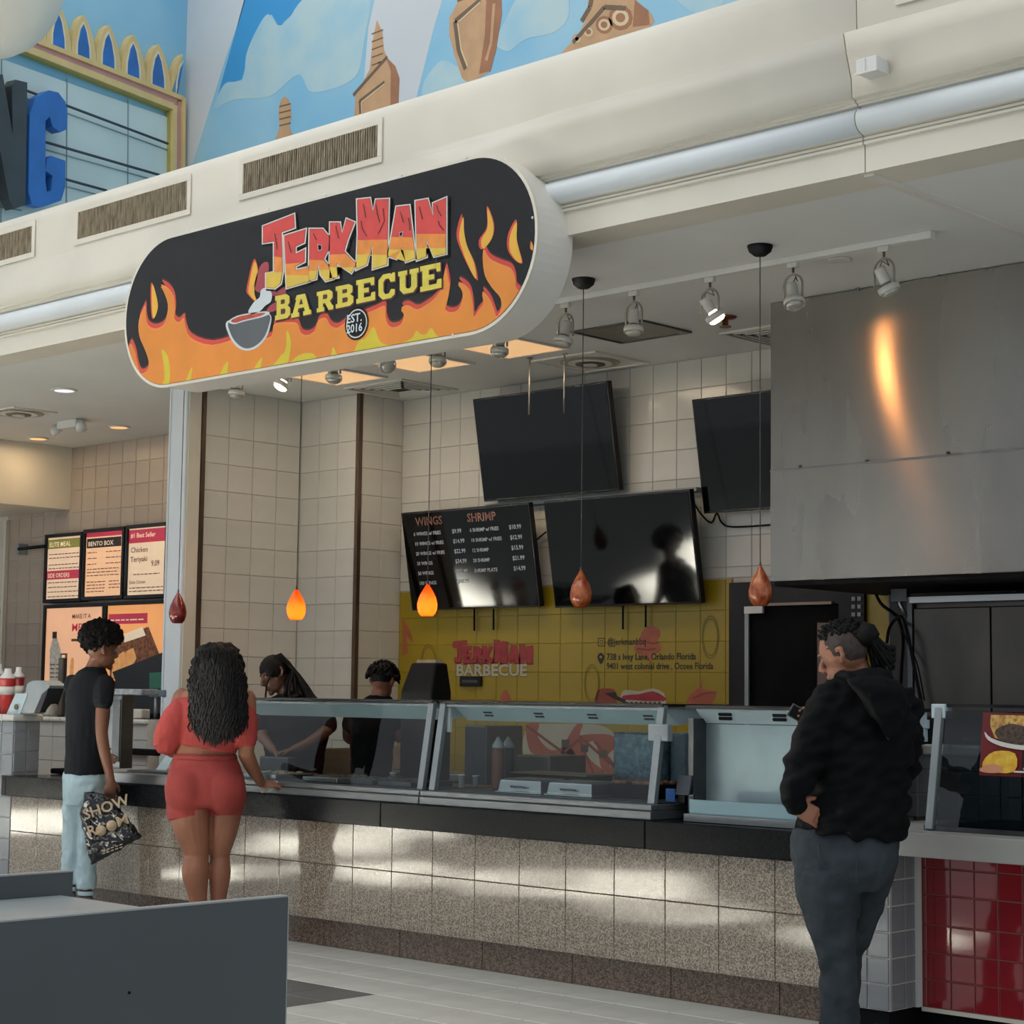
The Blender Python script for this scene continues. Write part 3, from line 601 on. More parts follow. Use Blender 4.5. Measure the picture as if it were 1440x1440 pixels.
MB().box(-4.245, -2.2, 7.012, 7.03, .108, .125).build('bottom_trim', cream, rc)
MB().box(-4.50, -4.275, 6.81, 7.3, 0, .125).box(-4.275, -2.2, 7.045, 7.3, 0, .108).build('base', blackm, rc)
pw = thing('pale_worktop', 'pale grey worktop with a deep front edge over the red tiled counter', 'countertop', (-3.5, 7.0, .77))
MB().box(-4.50, -2.2, 6.75, 7.75, .765, .864).build('slab', mat('pale_grey_laminate', '9b9a95', .4, var=.05, scale=3), pw, .004)
# ------------------------------------------------------------------ glass food cases
dark_in = mat('dark_steel', '55585a', .4, .8, var=.2)
def glass_case(lab, x0, x1, vents, base_front=6.93, left_open=False, inner=None, grp='glass food cases on the black worktop'):
    t = thing('glass_food_case', lab, 'display case', ((x0+x1)/2, 7.1, .822), grp)
    MB().box(x0-.02, x1+.02, base_front, 7.6, .823, .862).box(x0-.02, x1+.02, base_front+.012, 7.6, .862, .868).box(x0-.02, x1+.02, base_front+.004, 7.6, .868, .893).build('base_rail', rail_steel, t, .003)
    MB().box(x0, x1, 7.0, 7.6, .894, .898).build('deck', dark_in, t)
    for x in (x0+.02, x1-.02): MB().beam((x, 6.992, .893), (x, 7.068, 1.36), .042, .03, (0, 1, 0)).build('corner_post', alu, t, .003)
    MB().box(x0, x1, 7.045, 7.58, 1.352, 1.366).build('top_shelf', blackp, t)
    MB().beam((x0+.04, 7.066, 1.34), (x1-.04, 7.066, 1.34), .012, .012).build('top_rail', alu, t)
    hb = MB().prism([(x0+.045, 7.10, 1.348), (x0+.045, 7.5, 1.348), (x0+.045, 7.5, 1.30), (x0+.045, 7.22, 1.262)], (x1-x0-.09, 0, 0)); hb.build('heat_lamp_housing', mat('pale_blue_steel', 'c4d8dd', .35, var=.04), t)
    if vents:
        n = Vector((0, -.086, -.12)).normalized(); sl = Vector((0, .12, -.086)).normalized(); s = Vector((0, -.58, .81))
        for k in range(vents):
            xx = x0+(x1-x0)*(k+.7)/(vents+.2)
            for j in (0, 1):
                c = Vector((xx-j*.01, 7.16+.022*j-.004, 1.31-.016*j-.002)); MB().obox(c, (.03, 0, 0), (0, .0045, -.0032), (0, -.003, -.003)).build('vent_slot', blackp, t)
    MB().obox(((x0+x1)/2, 7.027, 1.12), ((x1-x0)/2-.04, 0, 0), (0, .037, .225), (0, .003, -.0005)).build('front_glass', glass, t)
    return t
gc1 = glass_case('long glass food case with aluminium posts, left of the others, workers behind it', -8.95, -7.235, 0)
gc2 = glass_case('glass food case with two metal lids inside and slotted lamp housing, middle one', -7.185, -5.66, 4)
for x in (-8.93, ): pass
# small end cap box clipped to the right post of the middle case
MB().box(-5.74, -5.62, 7.03, 7.07, 1.19, 1.27).build('clamp', mat('grey_plastic', '8a9194', .4), gc2, .004)
MB().box(-7.155, -7.13, 7.075, 7.09, 1.2, 1.33).build('tag_strip', white_pl, gc2)
gc3 = thing('steel_backed_case', 'glass-topped steel case with a plain metal back left of the man in black', 'display case', (-5.2, 7.1, .822), 'glass food cases on the black worktop')
x0, x1 = -5.50, -4.75
MB().box(x0, x1+.2, 7.0, 7.5, .823, .86).build('base_rail', rail_steel, gc3, .003)
MB().box(x0+.02, x1+.25, 7.02, 7.04, .86, .925).build('front_step', mat('blue_grey_steel', '6f8a93', .4, .5, var=.05), gc3)
MB().box(x0-.02, x1+.25, 7.2, 7.22, .86, 1.275).build('back_panel', mat('pale_hazy_steel', '93a5a8', .38, .6, var=.12, scale=3, rvar=.1), gc3)
MB().prism([(x0-.03, 7.13, 1.345), (x0-.03, 7.5, 1.345), (x0-.03, 7.5, 1.29), (x0-.03, 7.2, 1.278)], (x1-x0+.28, 0, 0)).build('lamp_housing', mat('pale_blue_steel', 'c4d8dd', .35), gc3)
MB().box(x0-.06, x1+.27, 7.09, 7.5, 1.347, 1.362).build('top_shelf', blackp, gc3)
for xx in (x0+.13, x0+.44):
    for j in (0, 1): MB().obox((xx-.01*j, 7.148+.016*j, 1.322-.02*j), (.036, 0, 0), (0, .004, -.005), (0, -.004, -.003)).build('vent_slot', blackp, gc3)
MB().box(x0-.05, x0-.02, 7.1, 7.5, .86, 1.3).build('end_panel', dark_in, gc3)
gc4 = thing('glass_display_case', 'dark glass display case with an aluminium post and a menu card, right edge', 'display case', (-3.6, 7.0, .864), 'glass cases on the pale worktop')
for ya, za, yb_, zb_ in ((6.90, .868, 6.99, 1.37),): MB().beam((-4.13, ya, za), (-4.13, yb_, zb_), .035, .03, (0, 1, 0)).build('corner_post', alu, gc4, .003)
MB().box(-4.165, -4.10, 6.975, 7.04, 1.325, 1.385).build('post_cap', mat('pale_blue_plastic', 'b9cbd0', .4), gc4, .004)
MB().box(-4.16, -2.3, 6.99, 7.5, 1.372, 1.385).build('top_shelf', blackp, gc4); MB().box(-4.16, -2.3, 6.9, 7.5, .866, .885).build('base_rail', dark_in, gc4)
MB().obox((-3.2, 6.945, 1.12), (.9, 0, 0), (0, .043, .235), (0, .003, -.0005)).build('front_glass', glassmat('smoked_glass', '9aa4a8', .05), gc4)
MB().obox((-4.1, 7.25, 1.12), (.003, 0, 0), (0, .25, 0), (0, 0, .24)).build('side_glass', glass, gc4)
MB().box(-3.72, -3.70, 7.0, 7.02, .885, 1.37).build('divider', blackp, gc4)
MB().box(-4.09, -3.7, 7.1, 7.3, 1.23, 1.245).build('inner_shelf', alu, gc4)
# menu card hung on the right case
mc = thing('menu_card', 'dark red menu card with food and drink pictures on the right glass case', 'poster', at(1410, 1095, Y=6.93))
YC = 6.925; A = Art(YC); crd = mat('card_dark_red', '6a1c20', .35, var=.15); crk = mat('card_black', '231a1a', .35)
p = at(1376, 1002, Y=YC); q = at(1376, 1090, Y=YC); rr2 = -3.60
MB().obox(((p.x+rr2)/2, 6.945, (p.z+q.z)/2), ((rr2-p.x)/2, 0, 0), (0, .019, (p.z-q.z)/2*1.0), (0, .0015, 0)).build('card', crd, mc)
ox = p.x; w_ = rr2-p.x; zt, zb2 = p.z-.004, q.z+.004; h_ = zt-zb2
def card(u, v): 
    k = (v-.5); return Vector((ox+u*w_, 6.943+.038*k-.0035, zb2+v*h_))
cm = MB(); cmm = []
def cpoly(pts, m, k=0, lay=0):
    if m not in cmm: cmm.append(m)
    if k: pts = [tuple(x)[:2] for x in cat_rom([Vector((a, b, 0)) for a, b in pts], k)]
    cm.face([card(*pp)-Vector((0, .0006*lay, 0)) for pp in pts], cmm.index(m))
foodm = mat('food_print_mixed', '9a5a3a', .5, col2='d2b15a', scale=60); bowlk = mat('food_print_dark', '2b211e', .5, col2='5a4638', scale=70); juice = mat('drink_orange', 'd39a2b', .4, col2='e2c04a', scale=30)
cpoly([(.6, 0), (1, 0), (1, .5), (.6, .5)], crk, 0, 1); cpoly([(.12, .98), (.98, .98), (.98, .62), (.6, .5), (.2, .6), (.12, .8)], foodm, 0, 1)
cpoly([(.2, .72), (.4, .84), (.62, .8), (.8, .78), (.78, .6), (.55, .5), (.3, .55)], bowlk, 4, 2); cpoly([(.05, .7), (.15, .6), (.4, .52), (.7, .5), (.98, .62), (.98, .56), (.75, .45), (.6, .42), (.3, .47), (.1, .57)], LW, 3, 3)
cpoly([(.12, .06), (.5, .06), (.5, .36), (.2, .38), (.05, .2)], juice, 3, 2); cpoly([(.02, .1), (.2, .18), (.35, .1), (.25, .03), (.05, .04)], mat('melon_pink', 'c98a6a', .5), 3, 3)
cpoly([(.63, .1), (.95, .1), (.95, .13), (.63, .13)], LW, 0, 2); cpoly([(.5, .05), (.95, .05), (.95, .08), (.5, .08)], LW, 0, 2)
o = cm.build('card_print', cmm, mc)
# clear light lid to the food inside the middle case ------------------------------------
def lid(x, y, lab):
    t = thing('steel_pan_lid', lab, 'lid', (x, y, .899), 'steel lids in the middle glass case')
    w, d, h = .15, .115, .075
    rs = [[(x+sx*(w-k), y+sy*(d-k), .899+z) for sx, sy in ((-1, -1), (1, -1), (1, 1), (-1, 1))] for k, z in ((-.012, .0), (-.012, .008), (0, .01), (.008, h-.01), (.03, h))]
    MB().rings(rs, 0, False).build('dome', steel, t, .012)
    MB().tube([(x-.05, y-d-.004, .93), (x-.04, y-d-.02, .935), (x+.04, y-d-.02, .935), (x+.05, y-d-.004, .93)], .004, 6).build('handle', dark_in, t)
pa = at(742, 1110, Y=7.15); lid(pa.x, 7.2, 'shallow stainless steel pan lid, left one of two in the middle glass case')
pa = at(812, 1113, Y=7.15); lid(pa.x, 7.2, 'shallow stainless steel pan lid, right one of two in the middle glass case')
t = thing('food_pan', 'black pan heaped with browned meat at the right end of the middle glass case', 'food tray', (-6.0, 7.4, .899))
pa, pb = at(852, 1100, Y=7.25), at(918, 1100, Y=7.25)
MB().box(pa.x, pb.x, 7.22, 7.5, .899, .965).build('pan', blackm, t, .006)
b = MB()
for k in range(26): b.ball((random.uniform(pa.x+.03, pb.x-.03), random.uniform(7.26, 7.46), .972), (random.uniform(.02, .045), random.uniform(.02, .03), .014), 8)
o = b.build('browned_meat', mat('roast_meat', '5c4030', .6, col2='8a5a3c', scale=40), t); o['kind'] = 'stuff'
t = thing('griddle', 'flat dark griddle behind the two steel lids in the middle glass case', 'griddle', (-6.6, 7.42, .899))
pa, pb = at(735, 1085, Y=7.45), at(852, 1085, Y=7.45)
MB().box(pa.x, pb.x-.06, 7.36, 7.58, .899, .985).build('body', blackm, t, .005); MB().box(pa.x-.0, pb.x-.05, 7.35, 7.585, .986, .994).build('plate', mat('griddle_plate', '6b5f52', .4, .3, var=.2), t)
def bottle(px_, py0, py1, Y, r, m, lab):
    a = at(px_, py1, Y=Y); top = at(px_, py0, Y=Y).z; z0 = .9; h = top-z0
    t = thing('sauce_bottle', lab, 'bottle', (a.x, Y, z0), 'sauce bottles in the middle glass case')
    MB().lathe((a.x, Y, z0), [(r*.96, 0), (r, .01), (r, h*.72), (r*.97, h*.78)], 18).build('bottle', m, t)
    MB().lathe((a.x, Y, z0), [(r*1.0, h*.78), (r*.95, h*.84), (r*.4, h*.95), (r*.22, h)], 18).build('cap', mat('clear_cap', 'a9adac', .3), t)
bottle(700, 1036, 1102, 7.3, .034, mat('brown_sauce', '6d3f2b', .35, var=.1), 'brown sauce bottle with pale nozzle cap, left of the pair in the middle case')
bottle(714, 1036, 1100, 7.42, .034, mat('black_sauce', '211d1c', .3, var=.2), 'black sauce bottle with pale nozzle cap, right of the pair in the middle case')
def cup(px_, py, Y, r, h, m, lab, z=.9, grp='small cups in the glass cases'):
    a = at(px_, py, Y=Y); t = thing('cup', lab, 'cup', (a.x, Y, z), grp)
    MB().lathe((a.x, Y, z), [(r*.8, 0), (r, h), (r*1.08, h), (r*1.08, h-.006), (r*.93, h-.006), (r*.75, .006)], 16).build('cup_body', m, t); return t
cup(649, 1098, 7.25, .018, .07, white_pl, 'small white cup standing at the left end of the middle glass case')
cup(669, 1098, 7.4, .018, .06, white_pl, 'small white cup just left of the sauce bottles in the middle case')
cup(553, 1083, 7.35, .018, .055, white_pl, 'small white cup near the right end of the left glass case')
# black box with a blue label in the gap between the two cases
t = thing('payment_terminal', 'black card terminal with a blue sticker between the two glass cases', 'terminal', at(957, 1140, Y=7.1))
pa = at(946, 1150, Y=7.05); pb = at(970, 1150, Y=7.05)
MB().box(pa.x+.03, -5.62, 7.1, 7.3, .895, 1.0).build('body', blackp, t, .01)
MB().obox(((pa.x+pb.x)/2-.01, 7.085, .985), (.04, 0, 0), (0, .012, .045), (0, .006, -.001)).build('keypad', mat('dark_grey_plastic', '30343a', .3), t)
pc = at(941, 1118, Y=7.08); MB().box(pc.x-.025, pc.x+.03, 7.085, 7.089, pc.z-.03, pc.z+.03).build('sticker', mat('blue_sticker', '2a5a9a', .4), t)
# pans, lids and containers inside the left case
for k, (px_, w, m, lab) in enumerate(((385, .3, 'c', 'steel food pan at the left end of the left glass case'), (470, .3, 'c', 'steel food pan left of centre in the left glass case'), (520, .28, 'd', 'dark food pan right of centre in the left glass case'), (575, .26, 'd', 'dark food pan at the right end of the left glass case'))):
    a = at(px_, 1100, Y=7.15); t = thing('food_pan', lab, 'food tray', (a.x, 7.2, .899), 'food pans in the left glass case')
    MB().box(a.x-w/2, a.x+w/2, 7.04, 7.36, .899, .925).build('pan', steel if m == 'c' else dark_in, t, .004)
    bb = MB()
    for j in range(18): bb.ball((a.x+random.uniform(-w/2+.04, w/2-.04), random.uniform(7.08, 7.32), .926), (.03, .024, .012), 8)
    o = bb.build('food', mat(('rice_tan', 'stew_brown', 'greens_dark', 'beans_dark')[k], ('8a7d62', '4d372a', '2f3a28', '33241f')[k], .6, var=.3, scale=50), t); o['kind'] = 'stuff'
# steel serving line left of the woman
t = thing('steel_serving_unit', 'low stainless steel serving unit with an upright frame between the boy and the woman', 'serving unit', (-9.9, 7.2, .822))
pa, pb = at(155, 1095, Y=6.96), at(232, 1095, Y=6.96)
MB().box(pa.x, -8.99, 6.94, 7.6, .823, .885).build('deck', steel, t, .004)
MB().box(pa.x+.05, -9.1, 7.05, 7.5, .886, .90).build('trough', dark_in, t)
ua = at(156, 1070, Y=7.35); ub = at(177, 1070, Y=7.35); top = at(160, 977, Y=7.35).z
MB().box(ua.x, ub.x, 7.3, 7.4, .886, top).build('upright', steel, t, .004)
MB().box(ua.x+.09, ub.x, 7.29, 7.3, .93, top-.03).build('upright_face', mat('shaded_steel', '6f7376', .4, .8, var=.1), t)  # darker sheet, the upright's shade put into its steel colour
MB().box(ua.x-.02, ub.x+.25, 7.28, 7.42, top, top+.04).build('top_bar', mat('grey_tape', '8b9094', .5, var=.25, scale=30), t, .008)
t = thing('paper_sign', 'small white folded card on the steel serving unit by the woman\'s hip', 'card', at(222, 1082, Y=7.2))
pa = at(219, 1081, Y=7.2); pb = at(234, 1081, Y=7.2); zt = at(226, 1061, Y=7.25).z
MB().prism([(pa.x, 7.2, .901), (pb.x, 7.2, .901), (pb.x-.0, 7.26, zt), (pa.x+.03, 7.26, zt)], (0, .002, 0)).build('front_leaf', mat('pale_blue_paper', 'b9cdd2', .6), t)
MB().prism([(pa.x, 7.32, .901), (pb.x, 7.32, .901), (pb.x-.0, 7.262, zt), (pa.x+.03, 7.262, zt)], (0, .002, 0)).build('rear_leaf', mat('pale_blue_paper', 'b9cdd2', .6), t)

hw = thing('half_wall', 'grey tiled half wall with a white cap behind the right glass case', 'wall', (-3.7, 7.6, 0))
zc_ = at(1290, 1046, Y=7.6).z; xh = at(1262, 1100, Y=7.6).x
MB().box(xh, -2.3, 7.608, 7.72, .865, zc_-.05).build('core', grout, hw)
tiles(hw, fr(xh, -2.4, .107), [.866, .975, 1.082, 1.19, zc_-.05], 7.608, 'Y', gray_tile, t=.007, joint=.006, name='grey_tile')
xq = fr(xh-.01, -2.4, .15)
for a, c in zip(xq, xq[1:]): MB().box(a+.002, c-.002, 7.59, 7.74, zc_-.05, zc_).build('cap_tile', white_tile, hw, .01)
t, a0, c0_, z0_, z1_ = None, 0, 0, 0, 0
p = at(1299, 1045, Y=7.64); t = thing('dispenser', 'small white dispenser in a black holder on the half wall right of the man', 'dispenser', (p.x, 7.66, zc_))
MB().box(p.x-.09, p.x+.07, 7.63, 7.72, zc_+.001, zc_+.13).build('holder', blackp, t, .005); MB().box(p.x-.045, p.x+.03, 7.6, 7.629, zc_+.01, zc_+.07).box(p.x-.06, p.x+.04, 7.6, 7.629, zc_+.07, zc_+.11).build('front', mat('pale_blue_plastic', 'b9cbd0', .4), t, .003)
# ------------------------------------------------------------------ ceiling fixtures
glow = mat('warm_diffuser', 'f2c896', .6, emit='f3c08a', es=.75)
def ceil_panel(name, lab, cat, x0, x1, y0, y1, kind, grp=None):
    t = thing(name, lab, cat, ((x0+x1)/2, (y0+y1)/2, 3.62), grp); z = 3.619; f = .022
    b = MB(); b.box(x0, x1, y0, y0+f, z-.012, z).box(x0, x1, y1-f, y1, z-.012, z).box(x0, x0+f, y0+f, y1-f, z-.012, z).box(x1-f, x1, y0+f, y1-f, z-.012, z); b.build('frame', cream2 if kind != 'dark' else dark_in, t)
    if kind == 'lamp': MB().box(x0+f, x1-f, y0+f, y1-f, z-.006, z-.001).build('diffuser', glow, t)
    if kind == 'dark': MB().box(x0+f, x1-f, y0+f, y1-f, z-.006, z-.001).build('diffuser', mat('unlit_diffuser', '6f675b', .5, var=.1), t)
    if kind == 'vent':
        for k in range(4):
            q = f+.03+.05*k; a = MB(); zz = z-.004-.002*k
            for (xa, xb_, ya, yb_) in ((x0+q, x1-q, y0+q, y0+q+.018), (x0+q, x1-q, y1-q-.018, y1-q), (x0+q, x0+q+.018, y0+q, y1-q), (x1-q-.018, x1-q, y0+q, y1-q)): a.box(xa, xb_, ya, yb_, zz-.008, zz)
            a.build('louvre', cream2, t)
        MB().box(x0+f, x1-f, y0+f, y1-f, z-.003, z-.001).build('opening', mat('vent_black', '14120f', .9), t)
    if kind == 'round':
        MB().box(x0+f, x1-f, y0+f, y1-f, z-.006, z-.001).build('plate', cream2, t)
        c = ((x0+x1)/2, (y0+y1)/2, z-.007)
        for k, (r, m) in enumerate(((.2, mat('diffuser_grey', '8e8676', .7, var=.15)), (.15, cream2), (.1, mat('diffuser_dark', '4f4a40', .8)), (.05, cream2))): MB().lathe((c[0], c[1], c[2]-.006*k), [(r, 0), (r, -.006)], 24).build('ring', m, t)  # grey, cream and darker rings by turns towards the centre
for x0, x1, y0, y1, lab in ((-8.46, -7.91, 8.38, 8.88, 'glowing warm square ceiling light nearest the right end of the flame sign'), (-9.31, -8.76, 8.38, 8.88, 'glowing warm square ceiling light below the middle of the flame sign'), (-10.17, -9.62, 8.38, 8.88, 'glowing warm square ceiling light farthest left under the flame sign')):
    ceil_panel('ceiling_light', lab, 'light', x0, x1, y0, y1, 'lamp', 'square lights under the flame sign')
    area('panel_lamp', ((x0+x1)/2, (y0+y1)/2, 3.59), ((x0+x1)/2, (y0+y1)/2, 0), x1-x0-.06, y1-y0-.06, 6, (1, .8, .58))
ceil_panel('ceiling_light', 'unlit dark square ceiling light behind the track spotlights', 'light', -7.53, -6.97, 8.46, 8.94, 'dark')
ceil_panel('ceiling_diffuser', 'square white air diffuser with dark-ringed round centre above the upper television', 'vent', -8.41, -7.84, 9.05, 9.6, 'round')
ceil_panel('ceiling_vent', 'square ceiling vent with black slots above the strip-capped wall corner', 'vent', -10.23, -9.61, 9.0, 9.57, 'vent')
ceil_panel('ceiling_vent', 'square dark ceiling vent beside the left edge of the steel hood', 'vent', -6.87, -6.35, 9.08, 9.62, 'vent')
ceil_panel('ceiling_vent', 'dark-ringed square ceiling vent over the neighbouring shop on the left', 'vent', -13.45, -12.95, 7.95, 8.35, 'round')
for n, (px_, py, warm, lab) in enumerate(((90, 548, 0, 'white round recessed ceiling light nearest the flame sign'), (167, 600, 1, 'warm round recessed ceiling light right of the twin emergency lamps'), (53, 616, 1, 'warm round recessed ceiling light farthest left'))):
    c = at(px_, py, Z=3.62); t = thing('recessed_light', lab, 'light', c, 'recessed round lights of the left shop')
    MB().lathe((c.x, c.y, 3.619), [(.1, 0), (.1, -.008), (.075, -.01), (.075, 0)], 24).build('trim_ring', cream2, t)
    MB().lathe((c.x, c.y, 3.613), [(.074, 0), (.07, -.004)], 20).build('lens', mat('lens_warm' if warm else 'lens_white', 'f5c890' if warm else 'eef2f4', .5, emit='ffc27a' if warm else 'f2f6fa', es=1.0), t)
    if warm: area('recessed_lamp', (c.x, c.y, 3.59), (c.x, c.y, 0), .12, .12, 3, (1, .72, .42))
c = at(100, 594, Z=3.60); t = thing('emergency_lamp', 'white twin-headed emergency lamp on the ceiling of the left shop', 'light', c)
MB().box(c.x-.14, c.x+.14, c.y-.05, c.y+.05, 3.55, 3.619).build('housing', white_pl, t, .012)
for s in (-1, 1): MB().lathe((c.x+s*.19, c.y-.03, 3.56), [(.02, .03), (.045, 0), (.05, -.045), (.0, -.05)], 16, axis=(s*.3, -.5, .8)).build('lamp_head', white_pl, t)
# sprinkler cover on the ceiling near the hood
c = at(1181, 366, Z=3.615); t = thing('round_cover', 'thin round sprinkler cover on the ceiling under the track end', 'sprinkler', c)
MB().lathe((c.x, c.y, 3.619), [(.06, 0), (.062, -.006), (.05, -.008)], 20).build('disc', cream2, t)
c = at(1020, 450, Z=3.60); t = thing('fire_sprinkler', 'copper sprinkler head with round plate beside the lit track spotlight', 'sprinkler', c)
MB().lathe((c.x, c.y, 3.619), [(.07, 0), (.06, -.01), (.02, -.012)], 20).build('plate', mat('copper_red', '8b4a3a', .35, .5), t); MB().lathe((c.x, c.y, 3.607), [(.018, 0), (.018, -.04), (.035, -.045), (.035, -.05)], 12).build('head', mat('brass_sprinkler', 'a07a50', .35, .8), t)
# ------------------------------------------------------------------ track with spotlights
YT = 7.72
tr = thing('lighting_track', 'white lighting track along the ceiling carrying a row of spotlights', 'track', (-7.4, YT, 3.62))
MB().box(-10.2, at(1295, 326, Z=3.6).x, YT-.018, YT+.018, 3.588, 3.619).build('rail', white_pl, tr, .002)
MB().box(at(1270, 330, Z=3.6).x, at(1300, 326, Z=3.6).x, YT-.022, YT+.022, 3.582, 3.619).build('feed_end', white_pl, tr, .002)
spotm = mat('spotlight_white', 'c9c7be', .35, var=.04); spw = mat('spotlight_wire', '4a453e', .5)
def spotlight(x, lab, tilt, lit=False, yaw=0):
    t = thing('track_spotlight', lab, 'light', (x, YT, 3.588), 'spotlights on the ceiling track')
    MB().box(x-.03, x+.03, YT-.014, YT+.014, 3.56, 3.587).build('adapter', spotm, t, .003)
    MB().tube([(x, YT, 3.56), (x, YT, 3.535)], .007, 8).build('stem', spw, t)
    c = Vector((x, YT, 3.425)); b = MB()
    hp = [c+Vector((.055*math.cos(a), 0, .055*math.sin(a)+.045)) for a in [math.pi*k/10 for k in range(11)]]
    hp = [c+Vector((.055, 0, -.03))]+hp+[c+Vector((-.055, 0, -.03))]
    b.tube(hp, .0065, 6); b.build('yoke', mat('spotlight_yoke', '8f897d', .35, .4), t)
    d = Vector((math.sin(yaw)*math.sin(tilt), -math.cos(yaw)*math.sin(tilt), -math.cos(tilt)))
    MB().lathe(c-d*.06, [(.0, 0), (.026, .0), (.028, .01), (.028, .075), (.03, .08)], 18, axis=d).build('lamp_holder', spotm, t)
    MB().lathe(c-d*.01, [(.034, .04), (.052, .045), (.055, .06), (.053, .075), (.047, .075), (.045, .05)], 24, axis=d).build('front_ring', spotm, t)
    MB().lathe(c, [(.02, .02), (.042, .05), (.044, .075), (.03, .085), (.0, .088)], 20, axis=d).build('bulb', mat('lit_bulb', 'fff2dd', .3, emit='ffe3b0', es=9) if lit else mat('reflector_bulb', 'b9b6ac', .2, .3), t)
    MB().tube([c-d*.055, c-d*.07+Vector((.03, -.01, .02)), c+Vector((.035, -.01, .06)), c+Vector((.01, 0, .1))], .003, 5).build('wire', spw, t)
    return t, c, d
sps = [(-9.841, 'white track spotlight farthest left, beside the white post', .1, 0, 0), (-9.341, 'lit track spotlight at the left end under the flame sign', .5, 1, -.6), (-8.862, 'white track spotlight in front of the left glowing ceiling light', .1, 0, 0), (-8.395, 'small black-caged white track spotlight under the middle of the sign', 1.0, 0, 1.2),
       (-7.927, 'white track spotlight in front of the middle glowing ceiling light', .15, 0, .4), (-7.417, 'white track spotlight in front of the right glowing ceiling light', .1, 0, 0), (-6.911, 'white track spotlight left of the first bare pendant cord', .25, 0, -.5), (-6.416, 'white track spotlight in front of the unlit dark ceiling square', .1, 0, .5),
       (-5.901, 'lit track spotlight with glowing bulb between two pendant cords', .6, 1, 2.5), (-5.377, 'white track spotlight hanging just left of the steel hood edge', .4, 0, .9), (-4.846, 'white track spotlight aimed at the steel hood, last on the right', .45, 0, 2.4)]
for x, lab, tl, lit, yw in sps:
    t, c, d = spotlight(x, lab, tl, lit, yw)
    if lit:
        l = bpy.data.lights.new('bulb_light', 'SPOT'); l.energy = 9 if x > -7 else 12; l.color = (1, .36, .1); l.spot_size = R(130); l.shadow_soft_size = .04
        o = bpy.data.objects.new('bulb_light', l); COL.objects.link(o); o.location = c+d*.13; o.rotation_euler = d.to_track_quat('-Z', 'Y').to_euler()
# ------------------------------------------------------------------ pendants
amber_lit = mat('amber_glass_lit', 'e0561a', .15, var=.25, scale=14, emit='ff5a10', es=.85, coat=.5)
amber_lit.node_tree.nodes['Principled BSDF'].inputs['Emission Strength'].default_value = .12
nt_ = amber_lit.node_tree; tl_ = nt_.nodes.new('ShaderNodeBsdfTranslucent'); tl_.inputs[0].default_value = (1, .11, .012, 1); mx_ = nt_.nodes.new('ShaderNodeMixShader'); mx_.inputs[0].default_value = .75
nt_.links.new(nt_.nodes['Principled BSDF'].outputs[0], mx_.inputs[1]); nt_.links.new(tl_.outputs[0], mx_.inputs[2]); nt_.links.new(mx_.outputs[0], nt_.nodes['Material Output'].inputs[0])
amber = mat('amber_glass', '7d2a12', .15, scale=22, col2='b5622e', coat=.3); dkred = mat('dark_red_glass', '5e1614', .15, scale=26, col2='8a3026', coat=.3)
YP = 7.43
def pendant(x, m, lab, z0, z1, lit):
    t = thing('pendant_light', lab, 'light', (x, YP, 3.62), 'teardrop pendants over the counter')
    MB().lathe((x, YP, 3.619), [(.0, -.052), (.03, -.05), (.055, -.03), (.063, -.006), (.063, 0)][::-1], 24).build('canopy', blackm, t)
    MB().tube([(x, YP, 3.57), (x, YP, z1)], .0028, 6).build('cord', mat('grey_cord', '45423e', .5), t)
    h = z1-z0
    MB().lathe((x, YP, z0), [(.032, 0), (.046, h*.08), (.056, h*.22), (.058, h*.36), (.05, h*.56), (.034, h*.74), (.016, h*.9), (.006, h)], 24, cap=False).build('glass_shade', m, t)
    MB().lathe((x, YP, z0), [(.0, .005), (.012, .01), (.014, .025), (.006, .036)], 12).build('bulb', mat('pendant_bulb_lit', 'ffd27a', .3, emit='ffc060', es=2.5) if lit else mat('pendant_bulb', 'd8c8a8', .3), t)
    MB().lathe((x, YP, z1-.012), [(.009, 0), (.004, .03)], 8).build('cap', wood_trim, t)
    if lit:
        l = bpy.data.lights.new('pendant_glow', 'POINT'); l.energy = 1.3; l.color = (1, .55, .25); l.shadow_soft_size = .012
        o = bpy.data.objects.new('pendant_glow', l); COL.objects.link(o); o.location = (x, YP, z0+.055)
pendant(-10.03, dkred, 'dark red teardrop pendant hanging in front of the white post', 1.84, 2.045, 0)
pendant(-8.835, amber_lit, 'glowing orange teardrop pendant before the bare tiled side wall', 1.84, 2.03, 1)
pendant(-7.686, amber_lit, 'glowing orange teardrop pendant before the lettered menu screen', 1.84, 2.025, 1)
pendant(-6.526, amber, 'unlit amber teardrop pendant before the right lower television', 1.865, 2.06, 0)
pendant(-5.371, amber, 'unlit amber teardrop pendant beside the left edge of the steel hood', 1.845, 2.04, 0)
# ------------------------------------------------------------------ televisions
def tv(name, lab, x0, x1, zb_, zt, ybot=9.60, ytop=9.47, kind=0):
    t = thing('television', lab, 'television', ((x0+x1)/2, ybot, zb_), 'televisions on the back wall')
    d = Vector((0, ytop-ybot, zt-zb_)); h = d.length; d.normalize(); n = Vector((0, -d.z, d.y)); c = Vector(((x0+x1)/2, (ybot+ytop)/2, (zb_+zt)/2)); w = (x1-x0)/2
    MB().obox(c-n*.025, (w, 0, 0), d*h/2, n*.024).build('housing', blackp, t, .004)
    MB().obox(c+n*.001, (w-.012, 0, 0), d*(h/2-.014), n*.002).build('screen', screen, t)
    MB().box(c.x-.05, c.x+.05, c.y+.03, 9.70, c.z-.1, c.z+.06).build('wall_bracket', blackm, t)
    return t, c, d, n, w, h
tv('a', 'large blank television at the top of the back wall, highest of four', -9.366, -8.10, 2.777, 3.505)
